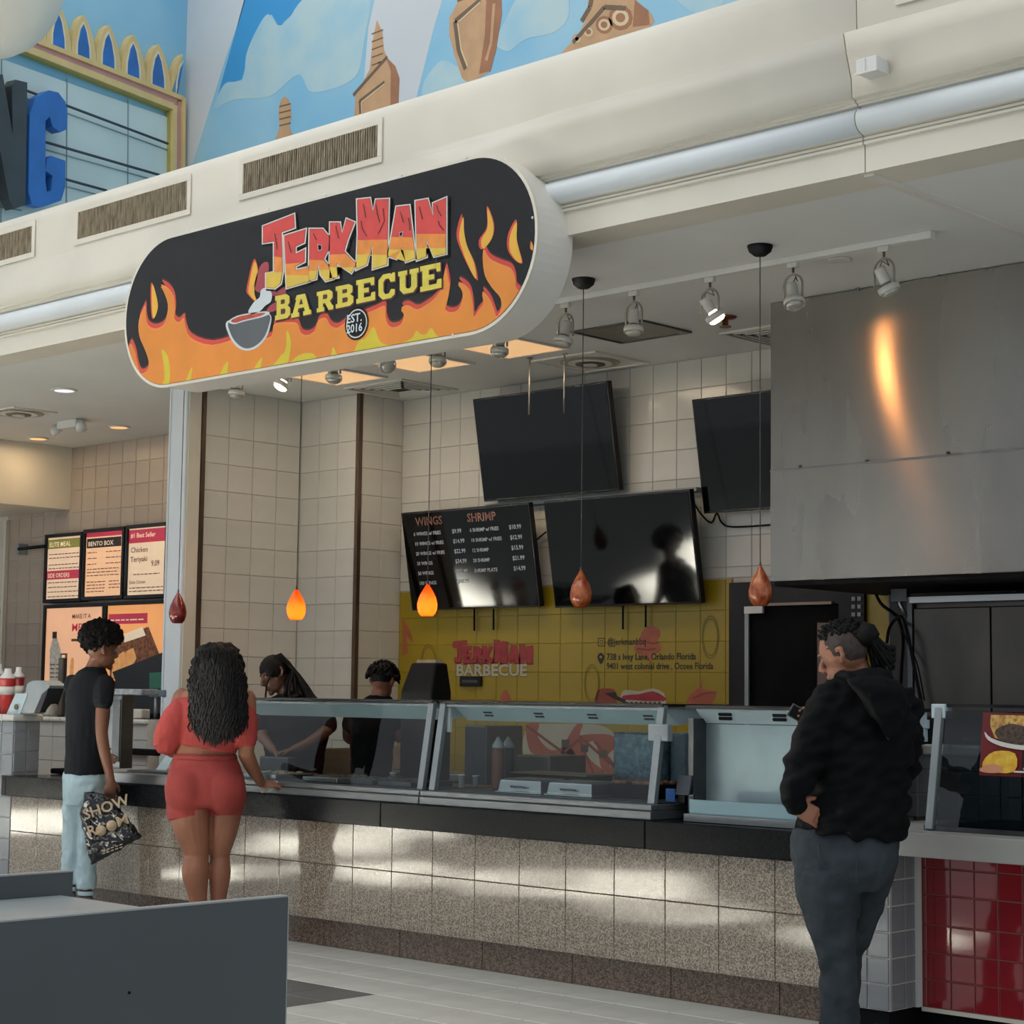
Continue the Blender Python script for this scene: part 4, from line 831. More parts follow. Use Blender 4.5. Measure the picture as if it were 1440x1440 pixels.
tv('b', 'large blank television partly hidden behind the steel hood', -7.386, -6.12, 2.577, 3.305)
tt = tv('c', 'television showing the menu in columns of small lettering, lower left', -10.094, -8.808, 2.012, 2.727)
tv('d', 'large blank television right of the menu television', -8.669, -7.402, 2.0, 2.727)
t, c, d, n, w, h = tt
mm = MB(); orgp = c+n*.0045; ms = [mat('menu_brown_text', '5c3b30', .6, emit='6b4638', es=.25), mat('menu_white_text', '9aa0a6', .6, emit='8a9096', es=.25)]
U = Vector((1, 0, 0))
def mt(s, u, v, size, mi, **k): text_into(mm, s, orgp+U*(u*w)+d*(v*h/2), U, d, size, mi, .02, **k)
mt('WINGS', -.55, .72, .085, 0, align='CENTER'); mt('SHRIMP', .28, .72, .085, 0, align='CENTER')
for k in range(6):
    v = .52-.2*k
    mt(('6 WINGS w/ FRIES', '10 WINGS w/ FRIES', '20 WINGS w/ FRIES', '30 WINGS', '50 WINGS', '100 WINGS')[k], -.82, v, .036, 1); mt('$%d.99' % (9, 14, 22, 34, 55, 99)[k], -.2, v, .042, 1)
    if k < 5: mt(('6 SHRIMP w/ FRIES', '10 SHRIMP w/ FRIES', '12 SHRIMP', '20 SHRIMP', 'SHRIMP PLATE')[k], .08, v, .036, 1); mt('$%d.99' % (10, 12, 15, 21, 14)[k], .68, v, .042, 1)
mm.build('menu_text', ms, t)['kind'] = 'stuff'
# cables between the televisions and poking down under them
def cable(lab, pts, r=.006, name='cable'):
    t = thing(name, lab, 'cable', pts[0]); MB().tube(cat_rom(pts, 6, False), r, 6).build('lead', blackm, t)
cable('black cable looping below the television beside the hood', [at(972, 700, Y=9.68), at(985, 722, Y=9.68), at(1000, 735, Y=9.68), at(1008, 722, Y=9.67), at(1015, 735, Y=9.68), at(1030, 741, Y=9.68), at(1086, 738, Y=9.68)])
cable('black cable hanging between the two lower televisions', [at(751, 764, Y=9.66), at(757, 757, Y=9.66), at(768, 748, Y=9.66)])
for k, (px_, y0, y1, lab) in enumerate(((667, 856, 887, 'black cable end under the menu television, left one'), (694, 856, 886, 'black cable end under the menu television, right one'), (876, 852, 885, 'black cable end under the right lower television, left one'), (908, 850, 882, 'black cable end under the right lower television, right one'))):
    cable(lab, [at(px_, y0, Y=9.66), at(px_, (y0+y1)/2, Y=9.67), at(px_, y1, Y=9.67)], .007, 'cable_end')
rodm = mat('steel_rod', '9a958c', .4, .6)
for px_, y0, y1, lab in ((745, 503, 583, 'thin steel rod hanging from the ceiling before the top television, left one'), (794, 497, 581, 'thin steel rod hanging from the ceiling before the top television, right one')):
    a = at(px_, y0, Z=3.618); zz = at(px_, y1, Y=a.y).z; t = thing('hanging_rod', lab, 'rod', a); MB().tube([a, (a.x, a.y, zz)], .006, 6).build('rod', rodm, t); MB().lathe((a.x, a.y, 3.618), [(.02, 0), (.018, -.008)], 12).build('flange', rodm, t)
# conduit below the top television, along the wall
t = thing('cable_conduit', 'pale conduit running along the tiled wall below the top television', 'conduit', at(690, 708, Y=9.66)); MB().box(at(683, 708, Y=9.66).x, at(980, 684, Y=9.66).x, 9.655, 9.70, 2.735, 2.765).build('duct', alu, t, .003)
# ------------------------------------------------------------------ steel hood
hd = thing('extractor_hood', 'big brushed stainless steel extractor hood filling the upper right', 'hood', (-4.5, 9.0, 2.045))
HX0, HX1 = -6.116, -2.6
MB().box(HX0, HX1, 8.56, 9.70, 2.665, 3.615).build('upper_panel', hoodm, hd, .003)
MB().box(HX0, HX1, 8.556, 9.70, 2.045, 2.66).build('lower_panel', hoodm, hd, .003)
MB().box(HX0, HX1, 8.553, 8.56, 2.657, 2.669).build('seam_lip', rail_steel, hd)
for px_, py in ((1124, 656), (1218, 648), (1332, 637), (1320, 385), (1206, 405), (1425, 366)):
    q = at(px_, py, Y=8.55); MB().ball((q.x, 8.551, q.z), (.009, .004, .009), 8).build('rivet', dark_in, hd)
MB().box(HX0+.01, HX1, 8.58, 9.69, 2.02, 2.045).build('underside', blackm, hd)
# ------------------------------------------------------------------ back wall print
yel = mat('print_yellow', '9c8618', .35, var=.05, scale=1.5, bump=.02, bscale=12)
mu = thing('wall_print', 'yellow printed wall covering with shop lettering and food drawings', 'wall print', (-8.6, 9.70, .9))
x0, x1 = -10.335, at(1029, 900, Y=9.695).x
xs_ = [x0]+[x for x in xb if x0+.1 < x < x1-.05]+[x1]; zsy = [.76+.2*k for k in range(7)]+[2.158]
MB().box(x0, x1, 9.704, 9.709, .76, 2.158).build('ground', mat('print_joint', 'aa982c', .6), mu)
tiles(mu, xs_, zsy, 9.704, 'Y', yel, t=.006, joint=.003, name='printed_tile', wob=.0008)
A = Art(9.6972)
skin_p = mat('drawing_salmon', 'a5583e', .5, var=.1, scale=8); skin_d = mat('drawing_salmon_dark', '87402c', .5); lin_p = mat('drawing_line', '6e6214', .5); pr = mat('print_red', '9a2c33', .45, var=.15, scale=18); po = mat('print_orange', 'a85a30', .45); pk = mat('print_black', '221c18', .5); pw_ = mat('print_offwhite', 'b5ae9e', .5)
W3 = {k: [(637+(x-135)*.0966, 889+(y-165)*.073+(x-135)*.016) for x, y in p] for k, p in letters.items()}
for k, p in W3.items():
    A.poly(shrink(p, -.3), skin_d, 1); A.poly(shrink(p, .75), pr, 2)
for k in range(9): A.poly([(640+12.5*k, 935-k*.1), (645+12.5*k, 908), (650+12.5*k, 934)], pr if k % 2 else po, 1)
for i, ch in enumerate('BARBECUE'):
    pass
A.text('BARBECUE', (641, 950), .115, pw_, 2, .03, sx=1.28); A.text('BARBECUE', (640, 950.6), .118, lin_p, 1, .045, sx=1.26)
A.text('@jerkmanbbq', (854, 907), .065, pk, 2, .012, sx=.9); A.text('738 s Ivey Lane, Orlando Florida', (853, 928), .062, pk, 3, .012, sx=.93); A.text('9401 west colonial drive , Ocoee Florida', (853, 941), .062, pk, 2, .012, sx=.88)
A.poly([(841, 897), (851, 897), (851, 909), (841, 909)], pk, 1); A.poly([(842.2, 898.2), (849.8, 898.2), (849.8, 907.8), (842.2, 907.8)], yel, 2)
A.poly([(846+2.6*math.cos(k*.52), 903+3*math.sin(k*.52)) for k in range(12)], pk, 3); A.poly([(846+1.6*math.cos(k*.52), 903+2*math.sin(k*.52)) for k in range(12)], yel, 4)
A.poly([(845, 934), (840.5, 926), (841, 921), (845, 918), (849, 921), (849.5, 926)], pk, 1, 3); A.poly([(845+1.8*math.cos(k*.52), 924+2*math.sin(k*.52)) for k in range(12)], yel, 2)
# wing, ribs, shrimp, corn drawings
A.poly([(892, 912), (898, 900), (905, 886), (914, 880), (926, 884), (928, 894), (922, 903), (928, 905), (928, 915), (918, 922), (915, 933), (908, 922), (898, 920)], skin_p, 1, 4); A.line([(905, 902), (920, 905), (926, 903)], .012, skin_d, 2).line([(896, 912), (912, 914), (922, 912)], .012, skin_d, 2)
A.poly([(566, 866), (571, 890), (574, 918), (566, 922)], skin_p, 1); A.poly([(566, 868), (578, 890), (582, 905), (572, 895)], skin_p, 1)
A.poly([(965, 992), (972, 975), (985, 965), (991, 948), (988, 968), (1008, 972), (1003, 985), (998, 995), (980, 998)], skin_p, 1, 3); A.line([(975, 982), (990, 975), (1006, 974)], .012, skin_d, 2)
A.poly([(704, 990), (706, 975), (712, 970), (722, 990), (722, 1000)], skin_p, 1, 3)
for ox_, oy_, s_ in ((985, 868, 1), (820, 936, .9), (590, 908, .9), (952, 1040, 1)):
    for rr_ in (1, .86): 
        pts = [(ox_+s_*(14+12*rr_*math.cos(a)), oy_+s_*(28+30*rr_*math.sin(a))) for a in [k*.42 for k in range(16)]]
        A.line(pts, .006, lin_p, 1)
# grill tongs, burger and lettering sticker
A.poly([(836, 992), (840, 972), (850, 968), (864, 970), (864, 978), (868, 990), (860, 998), (840, 998)], skin_d, 1, 3); A.poly([(850, 975), (866, 973), (868, 979), (880, 984), (880, 990), (862, 982)], pk, 2)
A.poly([(874, 976), (880, 970), (900, 972), (918, 968), (934, 975), (937, 992), (936, 996), (876, 992)], pw_, 1, 2); A.poly([(877, 978), (900, 976), (918, 972), (933, 979), (934, 986), (880, 984)], pr, 2, 2)
for k in range(8): A.poly([(880+6.5*k, 987), (884+6.5*k, 987), (884+6.5*k, 992), (880+6.5*k, 992)], pk, 3)
# lower part seen through the glass: meat and peppers over a white ground
A.poly([(742, 1022), (760, 1018), (790, 1018), (820, 1018), (850, 1022), (868, 1040), (862, 1078), (790, 1085), (745, 1075), (735, 1050)], pw_, 1, 3)
for pts in ([(740, 1020), (758, 1018), (756, 1035), (775, 1055), (800, 1050), (815, 1075), (800, 1092), (790, 1070), (760, 1062), (745, 1055)], [(790, 1060), (800, 1035), (812, 1018), (820, 1018), (815, 1040), (830, 1068), (850, 1085), (836, 1090), (812, 1078)], [(815, 1035), (840, 1032), (862, 1035), (866, 1050), (855, 1062), (858, 1078), (872, 1086), (862, 1092), (846, 1080), (842, 1062), (836, 1042), (820, 1048)]):
    A.poly(pts, skin_p, 2, 4); A.line([pts[0], pts[len(pts)//2], pts[-2]], .02, skin_d, 3)
for cx_, cy_ in ((795, 1045), (822, 1052), (848, 1060), (800, 1075)): A.poly([(cx_-5, cy_-5), (cx_+6, cy_-5), (cx_+5, cy_+6), (cx_-5, cy_+6)], mat('drawing_dark_olive', '55493a', .6), 4)
A.poly([(692, 1025), (705, 1020), (720, 1024), (708, 1040), (712, 1055), (700, 1052), (704, 1038)], po, 1, 3)
A.poly([(950, 1075), (960, 1060), (968, 1070), (964, 1090), (955, 1095)], po, 1, 3)
A.build('print_artwork', mu)
t = thing('wall_plate', 'small black wall plate on the yellow print under the lettering', 'plate', at(663, 958, Y=9.68)); a_ = at(648, 965, Y=9.69); b_ = at(678, 951, Y=9.69)
MB().box(a_.x, b_.x, 9.675, 9.692, a_.z, b_.z).build('plate', blackp, t, .004); MB().box(a_.x+.03, b_.x-.03, 9.672, 9.676, (a_.z+b_.z)/2-.01, (a_.z+b_.z)/2+.01).build('slot', mat('dark_grey_plastic', '30343a', .3), t)
# ------------------------------------------------------------------ door in the back wall
mm_ = None
dr = empty_struct('door_1'); dr.location = (-6.7, 9.7, 0)
dx0, dx1 = at(1029, 900, Y=9.69).x, at(1219, 900, Y=9.69).x
MB().box(dx0, dx0+.13, 9.66, 9.708, 0, 2.13).box(dx1-.18, dx1, 9.66, 9.708, 0, 2.13).box(dx0+.13, dx1-.18, 9.66, 9.708, 1.98, 2.13).build('door_frame', blackp, dr)
MB().box(dx0+.13, dx1-.18, 9.675, 9.70, 0, 1.98).build('door_leaf', mat('black_door', '08090b', .8, spec=.1, var=.15), dr)
xa = at(1049, 900, Y=9.66).x; MB().box(xa, xa+.03, 9.645, 9.66, .2, 1.93).build('edge_strip', alu, dr); MB().box(xa, xa+.14, 9.64, 9.66, 1.93, 1.975).build('closer', white_pl, dr)
MB().box(xa+.1, dx1-.22, 9.64, 9.662, 1.975, 1.992).build('closer_arm', mat('bronze_strip', '8a7a6a', .4, .4), dr)
wa = at(1147, 877, Y=9.66); MB().box(wa.x, wa.x+.33, 9.662, 9.674, 1.2, wa.z+.02).build('window_frame', blackm, dr, .004); MB().box(wa.x+.012, wa.x+.318, 9.658, 9.664, 1.22, wa.z+.005).build('window_pane', mat('brown_window_view', '6b5348', .25, var=.08), dr, .002)
for k in range(3):
    q = at(1205, 842+11*k, Y=9.655)
    for s in (0, 1): MB().box(q.x-.035+.04*s, q.x-.01+.04*s, 9.65, 9.66, q.z-.012, q.z+.012).build('hinge_screw_plate', mat('grey_plastic', '8a9194', .4), dr)
# yellow strip and tan wall edge right of the door, shelving post and cables
ys = empty_struct('trim_8'); a_ = at(1219, 834, Y=9.69).x; b_ = at(1252, 834, Y=9.69).x; c_ = at(1262, 834, Y=9.69).x
MB().box(a_, b_, 9.69, 9.708, .8, 2.1).build('yellow_edge', yel, ys); MB().box(b_, c_, 9.66, 9.708, .8, 2.1).build('tan_edge', mat('tan_paint', '8a7660', .6), ys)
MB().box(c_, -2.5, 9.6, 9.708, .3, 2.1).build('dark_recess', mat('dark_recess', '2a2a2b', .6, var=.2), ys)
fg = thing('refrigerator', 'tall stainless steel refrigerator with two doors under the hood', 'refrigerator', (-4.3, 9.0, 0))
FX = at(1285, 900, Y=9.0).x; fs = mat('dark_fridge_steel', '4e4a47', .34, .85, var=.25, scale=1.6, stretch=(1.5, 1.5, .6), rvar=.08, aniso=.3); ms_ = at(1395, 900, Y=9.0).x
MB().box(FX, -2.7, 9.03, 9.58, .02, 1.94).build('cabinet', fs, fg); MB().box(FX+.01, ms_-.004, 8.985, 9.028, .15, 1.90).build('door', fs, fg, .006); MB().box(ms_+.004, -3.9, 8.985, 9.028, .15, 1.90).build('door', fs, fg, .006)
MB().box(FX-.01, -2.7, 8.97, 9.05, 1.925, 1.965).build('top_rail', steel, fg, .004); MB().box(FX-.04, FX-.01, 9.0, 9.5, .02, 1.96).build('side_post', dark_in, fg)
tb = thing('tube_bracket', 'small steel bracket and nozzle hanging under the hood', 'bracket', at(1270, 838, Y=9.1)); a_ = at(1262, 826, Y=9.1)
MB().box(a_.x-.03, a_.x+.07, 9.08, 9.12, a_.z-.08, 2.015).build('plate', dark_in, tb); MB().tube([at(1265, 830, Y=9.1), at(1266, 850, Y=9.1), at(1275, 868, Y=9.1)], .012, 8).build('nozzle', steel, tb)
cable('black cable looping from the hood past the tan wall edge', [at(1232, 836, Y=9.4), at(1240, 850, Y=9.4), at(1256, 862, Y=9.4), at(1264, 872, Y=9.45), at(1270, 900, Y=9.5), at(1267, 960, Y=9.5), at(1270, 1020, Y=9.5)], .01)
cable('black cable curving up behind the man toward the hood', [at(1247, 905, Y=9.3), at(1250, 885, Y=9.3), at(1258, 872, Y=9.3), at(1268, 868, Y=9.1), at(1276, 890, Y=8.93), at(1290, 960, Y=8.93), at(1305, 1030, Y=8.93)], .01)
cable('thin pale cable slanting down left of the refrigerator', [at(1262, 870, Y=8.97), at(1275, 900, Y=8.97), at(1290, 935, Y=8.95), at(1300, 985, Y=8.95)], .005)
# ------------------------------------------------------------------ kitchen behind the glass
bx = thing('back_table', 'long steel work table standing along the back wall behind the workers', 'table', (-8.5, 9.3, 0))
MB().box(-9.9, -6.7, 9.05, 9.64, .82, .86).build('top', steel, bx, .003)
for x in (-9.85, -8.3, -6.75): MB().box(x-.02, x+.02, 9.08, 9.12, 0, .82).build('leg', steel, bx)
MB().box(-9.9, -6.7, 9.1, 9.6, .3, .33).build('undershelf', dark_in, bx)
t = thing('black_machine', 'black boxy drinks machine with chamfered top right of the short-haired worker', 'machine', (-8.15, 8.3, .86))
bl, br2 = at(563, 985, Y=8.1), at(607, 985, Y=8.1); bk = at(635, 985, X=br2.x).y; top = at(585, 932, Y=8.1).z
b = MB(); xL, xR, yF, yK = bl.x, br2.x, 8.1, bk
rs = [[(xL, yF, .87), (xR, yF, .87), (xR, yK, .87), (xL, yK, .87)], [(xL, yF, top-.18), (xR, yF, top-.18), (xR, yK, top-.18), (xL, yK, top-.18)], [(xL+.05, yF+.04, top), (xR-.01, yF+.04, top), (xR-.01, yK-.03, top), (xL+.05, yK-.03, top)]]
b.rings(rs, 0, False).build('body', mat('machine_black', '0c0d0f', .6, spec=.2, var=.1), t, .012)
MB().box(xL+.08, xR-.03, yF+.06, yK-.05, top+.001, top+.02).build('paper_stack', mat('paper_beige', 'b8a78c', .7, var=.15, scale=20), t)
MB().box(xL, xL+.04, 8.14, 8.18, 0, .87).box(xR-.04, xR, 8.14, 8.18, 0, .87).box(xL, xL+.04, yK-.06, yK-.02, 0, .87).box(xR-.04, xR, yK-.06, yK-.02, 0, .87).box(xL-.1, xR+.1, 8.12, yK, .84, .87).build('stand', dark_in, t)
# small equipment
def kit(name, lab, cat, px0, px1, py0, py1, Y, m, zb=None, depth=.25, grp=None, bev=.01):
    a = at(px0, py1, Y=Y); c = at(px1, py1, Y=Y); zt = at((px0+px1)/2, py0, Y=Y).z; z0 = zb if zb is not None else a.z
    t = thing(name, lab, cat, ((a.x+c.x)/2, Y, z0), grp); MB().box(a.x, c.x, Y, Y+depth, z0, zt).build('body', m, t, bev); return t, a.x, c.x, z0, zt
cardb = mat('cardboard_brown', '7a6249', .8, var=.12, scale=12)
kit('cardboard_box', 'brown cardboard box on the back table behind the left glass case', 'box', 548, 572, 1048, 1072, 9.2, cardb, .861)
kit('paper_bag', 'brown paper bag on the back table seen through the left glass case', 'bag', 574, 594, 1018, 1060, 9.15, mat('kraft_paper', '9a7b58', .8, var=.15, scale=14), .861, .12)
kit('warming_drawer', 'low grey warming drawer under the woman worker behind the left case', 'drawer', 364, 404, 1064, 1085, 7.61, dark_in, .823, .07)
kit('steel_stand', 'narrow steel stand between the two workers behind the left case', 'stand', 447, 453, 1052, 1092, 8.35, steel, 0, .25)
kit('low_cabinet', 'dark grey low cabinet between the two workers behind the left case', 'cabinet', 455, 495, 1068, 1095, 8.7, dark_in, 0, .3)
kit('shelf_rack', 'steel shelf rack with brown packages seen through the middle glass case', 'shelf', 652, 682, 1020, 1100, 8.65, mat('shaded_steel', '6f7376', .4, .8), 0, .35)
kit('prep_fridge', 'stainless prep fridge behind the sauce bottles in the middle case', 'refrigerator', 725, 772, 1062, 1100, 8.65, mat('worn_steel', '6a665e', .4, .7, var=.2), 0, .35)
kit('foil_stack', 'blue-grey wrapped foil packs at the back of the middle glass case', 'packages', 862, 925, 1030, 1088, 7.62, mat('blue_wrap', '6f8f9c', .25, .3, col2='4c6672', scale=26, bump=.5, bscale=40), .823, .2)
kit('napkin_pack', 'blue and grey packs in the gap between the glass cases', 'packages', 942, 962, 1030, 1088, 7.7, mat('grey_blue_pack', '5f747d', .4, var=.2, scale=20), .823, .12)
# ------------------------------------------------------------------ neighbouring shop on the left
nc = thing('tiled_counter', 'grey tiled end of the left shop counter with a white tile cap', 'counter', (-12.5, 7.1, 0))
zc = [0.0+.152*k for k in range(8)]; zcap = at(19, 1012, Y=6.95).z
MB().box(-18.5, -11.175, 6.958, 7.155, 0, zcap-.01).build('core', grout, nc)
tiles(nc, [-11.75, -11.60, -11.455, -11.315, -11.172], [0, .12]+[.12+.14*k for k in range(1, 8)]+[zcap-.01], 6.958, 'Y', gray_tile, t=.008, joint=.005, name='grey_tile')
tiles(nc, [6.955, 7.055, 7.155], [.70+.14*k for k in range(0, 4)]+[zcap-.01], -11.175, 'X', gray_tile, t=.008, joint=.005, name='grey_tile')
xs9 = fr(-13.2, -11.15, .15)
for a, c in zip(xs9, xs9[1:]): MB().box(a+.002, c-.002, 6.93, 7.17, zcap-.01, zcap+.035).build('cap_tile', white_tile, nc, .012)
ld = thing('white_tiled_ledge', 'white tiled ledge wall behind the boy with a white bullnose cap', 'ledge', (-12, 8.1, 0))
ztop = at(150, 1010, Y=8.1).z
MB().box(-13.5, -11.24, 8.1, 8.25, 0, ztop).build('core', grout, ld)
tiles(ld, [-12.72, -12.46, -12.2, -11.94, -11.68, -11.42, -11.245], [.55, .86, 1.02+.02, ztop-.035], 8.1, 'Y', mat('white_square_tile', 'bfbdb6', .25, var=.03), t=.008, joint=.006, name='white_tile')
xs9 = fr(-13.4, -11.24, .155)
for a, c in zip(xs9, xs9[1:]): MB().box(a+.002, c-.002, 8.06, 8.27, ztop-.035, ztop).build('cap_tile', white_tile, ld, .012)
# menu boards, lit from behind
YN = 9.62
def board(name, lab, px0, px1, ty, by, bg_c, parts, grp='lit menu boards of the left shop'):
    a = at(px0, ty, Y=YN); c = at(px1, by, Y=YN); x0, x1, z1, z0 = a.x, c.x, a.z, c.z
    t = thing(name, lab, 'menu board', ((x0+x1)/2, YN, z0), grp); f = .032
    b = MB(); b.box(x0-f, x1+f, YN-.02, YN+.08, z1, z1+f).box(x0-f, x1+f, YN-.02, YN+.08, z0-f, z0).box(x0-f, x0, YN-.02, YN+.08, z0, z1).box(x1, x1+f, YN-.02, YN+.08, z0, z1); b.build('frame', blackp, t, .004)
    MB().box(x0, x1, YN, YN+.07, z0, z1).build('light_panel', mat('menu_backlit_'+bg_c, bg_c, .4, emit=bg_c, es=.62), t)
    A = Art(YN-.001); w, h = x1-x0, z1-z0
    for p in parts:
        if p[0] == 'r': A.rect(x0+p[1]*w, z0+p[2]*h, x0+p[3]*w, z0+p[4]*h, p[5], p[6] if len(p) > 6 else 1)
        elif p[0] == 't': A.text(p[1], (x0+p[2]*w, YN, z0+p[3]*h), p[4]*h, p[5], 4, .01, sx=p[6] if len(p) > 6 else 1)
        elif p[0] == 'l':       # rows of small lettering too fine to read in the photograph
            for k in range(p[5]):
                x = p[1]
                while x < p[3]-.03:
                    ww = random.uniform(.05, .13); A.rect(x0+x*w, z0+(p[2]-k*p[4])*h, x0+min(p[3], x+ww)*w, z0+(p[2]-k*p[4]+.014)*h, p[6], 2); x += ww+.02
        elif p[0] == 'p': A.mb.face([Vector((x0+u*w, YN-.0006*p[3]-.001, z0+v*h)) for u, v in p[1]], A.mi(p[2]))
    A.build('board_print', t)
    return t
olive = mat('menu_olive', '7d7a35', .5, emit='7d7a35', es=.35); mred = mat('menu_red', 'b02f45', .5, emit='b8304a', es=.4); mblk = mat('menu_black', '201614', .5); mtxt = mat('menu_text_brown', '5a3a30', .5, emit='5a3a30', es=.2); mwh = mat('menu_text_light', 'e8d8c0', .5, emit='e8d0b0', es=.5)
board('menu_board', 'lit menu board headed with an olive strip and a red strip, left of upper three', 68, 112, 757, 841, 'dcbc9e', [('r', 0, .82, 1, .97, olive), ('t', 'ELITE MEAL', .05, .85, .11, mwh, 1.1), ('l', .05, .72, .95, .06, 2, mtxt), ('l', .05, .55, .95, .06, 2, mtxt), ('r', 0, .32, .97, .46, mred), ('t', 'SIDE ORDERS', .03, .35, .1, mwh, 1.05), ('l', .05, .26, .95, .075, 4, mtxt)])
board('menu_board', 'lit menu board headed with a black strip, middle of the upper three', 122, 171, 750, 837, 'e6b48c', [('r', 0, .93, 1, 1, mred), ('r', .02, .76, .95, .91, mblk), ('t', 'BENTO BOX', .06, .79, .1, mwh, 1.2), ('l', .05, .68, .3, .09, 3, mtxt), ('l', .55, .68, .95, .09, 3, mtxt), ('l', .05, .42, .9, .05, 3, mtxt), ('l', .05, .22, .55, .05, 4, mtxt), ('l', .65, .22, .95, .05, 3, mtxt)])
board('menu_board', 'lit menu board headed with a red strip, right of the upper three beside the post', 182, 232, 744, 835, 'dcc0a2', [('r', 0, .78, 1, .98, mred), ('t', '#1 Best Seller', .05, .86, .1, mwh, 1.1), ('t', 'Chicken', .06, .64, .11, mtxt, 1.2), ('t', 'Teriyaki', .06, .5, .11, mtxt, 1.2), ('t', '9.09', .62, .42, .12, mtxt), ('l', .15, .3, .85, .05, 1, mtxt), ('t', 'Extra Chicken', .05, .17, .07, mtxt), ('l', .05, .1, .95, .05, 2, mtxt)])
bott = mat('bottle_print', 'b9b4a8', .5, emit='b0a898', es=.3, col2='8a8a88', scale=30); drk = mat('dark_food_print', '4a2620', .5, col2='a86a3c', scale=26, emit='6a3a24', es=.15); ron = mat('orange_food_print', 'd98a4a', .5, col2='f0c080', scale=18, emit='e09858', es=.35)
board('menu_board', 'large lit poster board with a drink bottle, left of the lower two', 66, 142, 856, 974, 'e8b08a', [('t', 'MAKE IT A', .46, .87, .075, mtxt, 1.1), ('t', 'MEAL', .46, .72, .13, mred, 1.3), ('p', [(.1, 0), (.28, 0), (.28, .5), (.22, .62), (.2, .66), (.13, .66), (.12, .62), (.08, .5)], bott, 1), ('r', .12, .64, .2, .72, mblk, 2), ('l', .1, .32, .28, .05, 6, mtxt), ('r', .28, 0, .4, .46, drk, 1), ('r', .3, .28, .36, .44, mwh, 2), ('r', .46, .6, .6, .63, mtxt), ('p', [(.45, .2), (.52, .2), (.52, .38), (.49, .42), (.46, .38)], ron, 1)])
board('menu_board', 'large lit poster board with a picture of meat and shrimp, right of the lower two', 152, 232, 852, 972, 'eba060', [('r', .02, .78, .68, .9, mred), ('l', .05, .82, .64, .05, 1, mwh), ('p', [(.08, .12), (.92, .38), (.7, .74), (.2, .62), (.05, .4)], drk, 1), ('p', [(.1, .14), (.3, .2), (.42, .36), (.3, .46), (.12, .38)], ron, 2), ('p', [(.3, .3), (.42, .24), (.52, .38), (.46, .5), (.34, .46)], ron, 3), ('p', [(.3, .56), (.66, .64), (.6, .74), (.3, .66)], mwh, 2), ('r', 0, 0, 1, .1, mblk, 2), ('p', [(.05, .08), (1, .08), (1, .36)], mblk, 3)])
t = thing('conduit_bracket', 'black bracket arm on the beige wall left of the menu boards', 'bracket', at(25, 772, Y=9.65)); a_ = at(26, 772, Y=9.6); b_ = at(64, 768, Y=9.6)
MB().box(a_.x-.05, a_.x, 9.6, 9.7, a_.z-.05, a_.z+.05).build('plate', mat('grey_plastic', '8a9194', .4), t); MB().tube([a_, b_], .015, 8).build('arm', blackm, t)
t = thing('wall_conduit', 'vertical pale conduit on the beige wall at the far left', 'conduit', at(5, 800, Y=9.65)); x_ = at(5, 800, Y=9.65).x
MB().box(x_-.03, x_, 9.66, 9.7, 1.0, 3.0).build('duct', cream, t)
# black display and equipment right of the boards
t = thing('black_canopy', 'black slanted canopy behind the boy with a small green card on it', 'canopy', (-13, 8.6, 1.3))
P8 = [at(*p, Y=8.75) for p in ((158, 945), (232, 916), (232, 1003), (178, 1004), (168, 975))]
MB().box(P8[3].x, P8[2].x, 8.76, 8.86, 0, P8[2].z+.02).build('stand', blackm, t); MB().prism(P8, (0, .12, 0)).build('panel', mat('matte_dark_panel', '1a1c20', .6, var=.1), t, .004)
gc = [at(*p, Y=8.72) for p in ((210, 946), (229, 945), (229, 968), (210, 969))]
MB().prism(gc, (0, .01, 0)).build('green_card', mat('green_card', '1a6b50', .4), t)
t, a0, c0_, z0_, z1_ = kit('small_display', 'small grey customer display on a thin stalk under the green card', 'display', 208, 232, 970, 980, 8.18, mat('blue_grey_plastic', '5a6d78', .4), None, .04)
xx = at(219, 990, Y=8.2).x; MB().tube([(xx, 8.2, z0_), (xx, 8.2, ztop)], .012, 8).build('stalk', alu, t)
kit('beige_tray', 'small beige tray on the ledge under the black canopy', 'tray', 182, 199, 997, 1003, 8.2, cream, ztop, .08)
kit('dark_slot', 'dark slotted equipment low on the white ledge wall', 'equipment', 176, 220, 1053, 1061, 8.04, blackm, None, .04)
# register, cups, canister
t = thing('register', 'grey register with a curved hood and pale front on the left counter', 'register', at(45, 1003, Y=7.05))
rp = [at(*p, Y=7.0) for p in ((28, 1003), (33, 985), (38, 962), (46, 957), (60, 957), (70, 964), (66, 974), (58, 980), (48, 1003))]
MB().prism(rp, (0, .13, 0)).build('body', mat('register_grey', '8f9698', .35, var=.1), t, .006)
MB().prism([at(*p, Y=6.995) for p in ((9, 1004), (22, 975), (39, 975), (28, 1004))], (0, .02, 0)).build('front_plate', mat('pale_blue_plastic', 'b9cbd0', .4), t)
MB().prism([at(*p, Y=6.992) for p in ((48, 1002), (59, 976), (68, 968), (64, 980), (56, 1002))], (0, .12, 0)).build('dark_side', blackp, t)
MB().lathe(at(23, 994, Y=6.985), [(.02, 0), (.018, .006), (0, .008)], 14, axis=(0, -1, 0)).build('badge', mat('brown_badge', '7a5a48', .5), t)
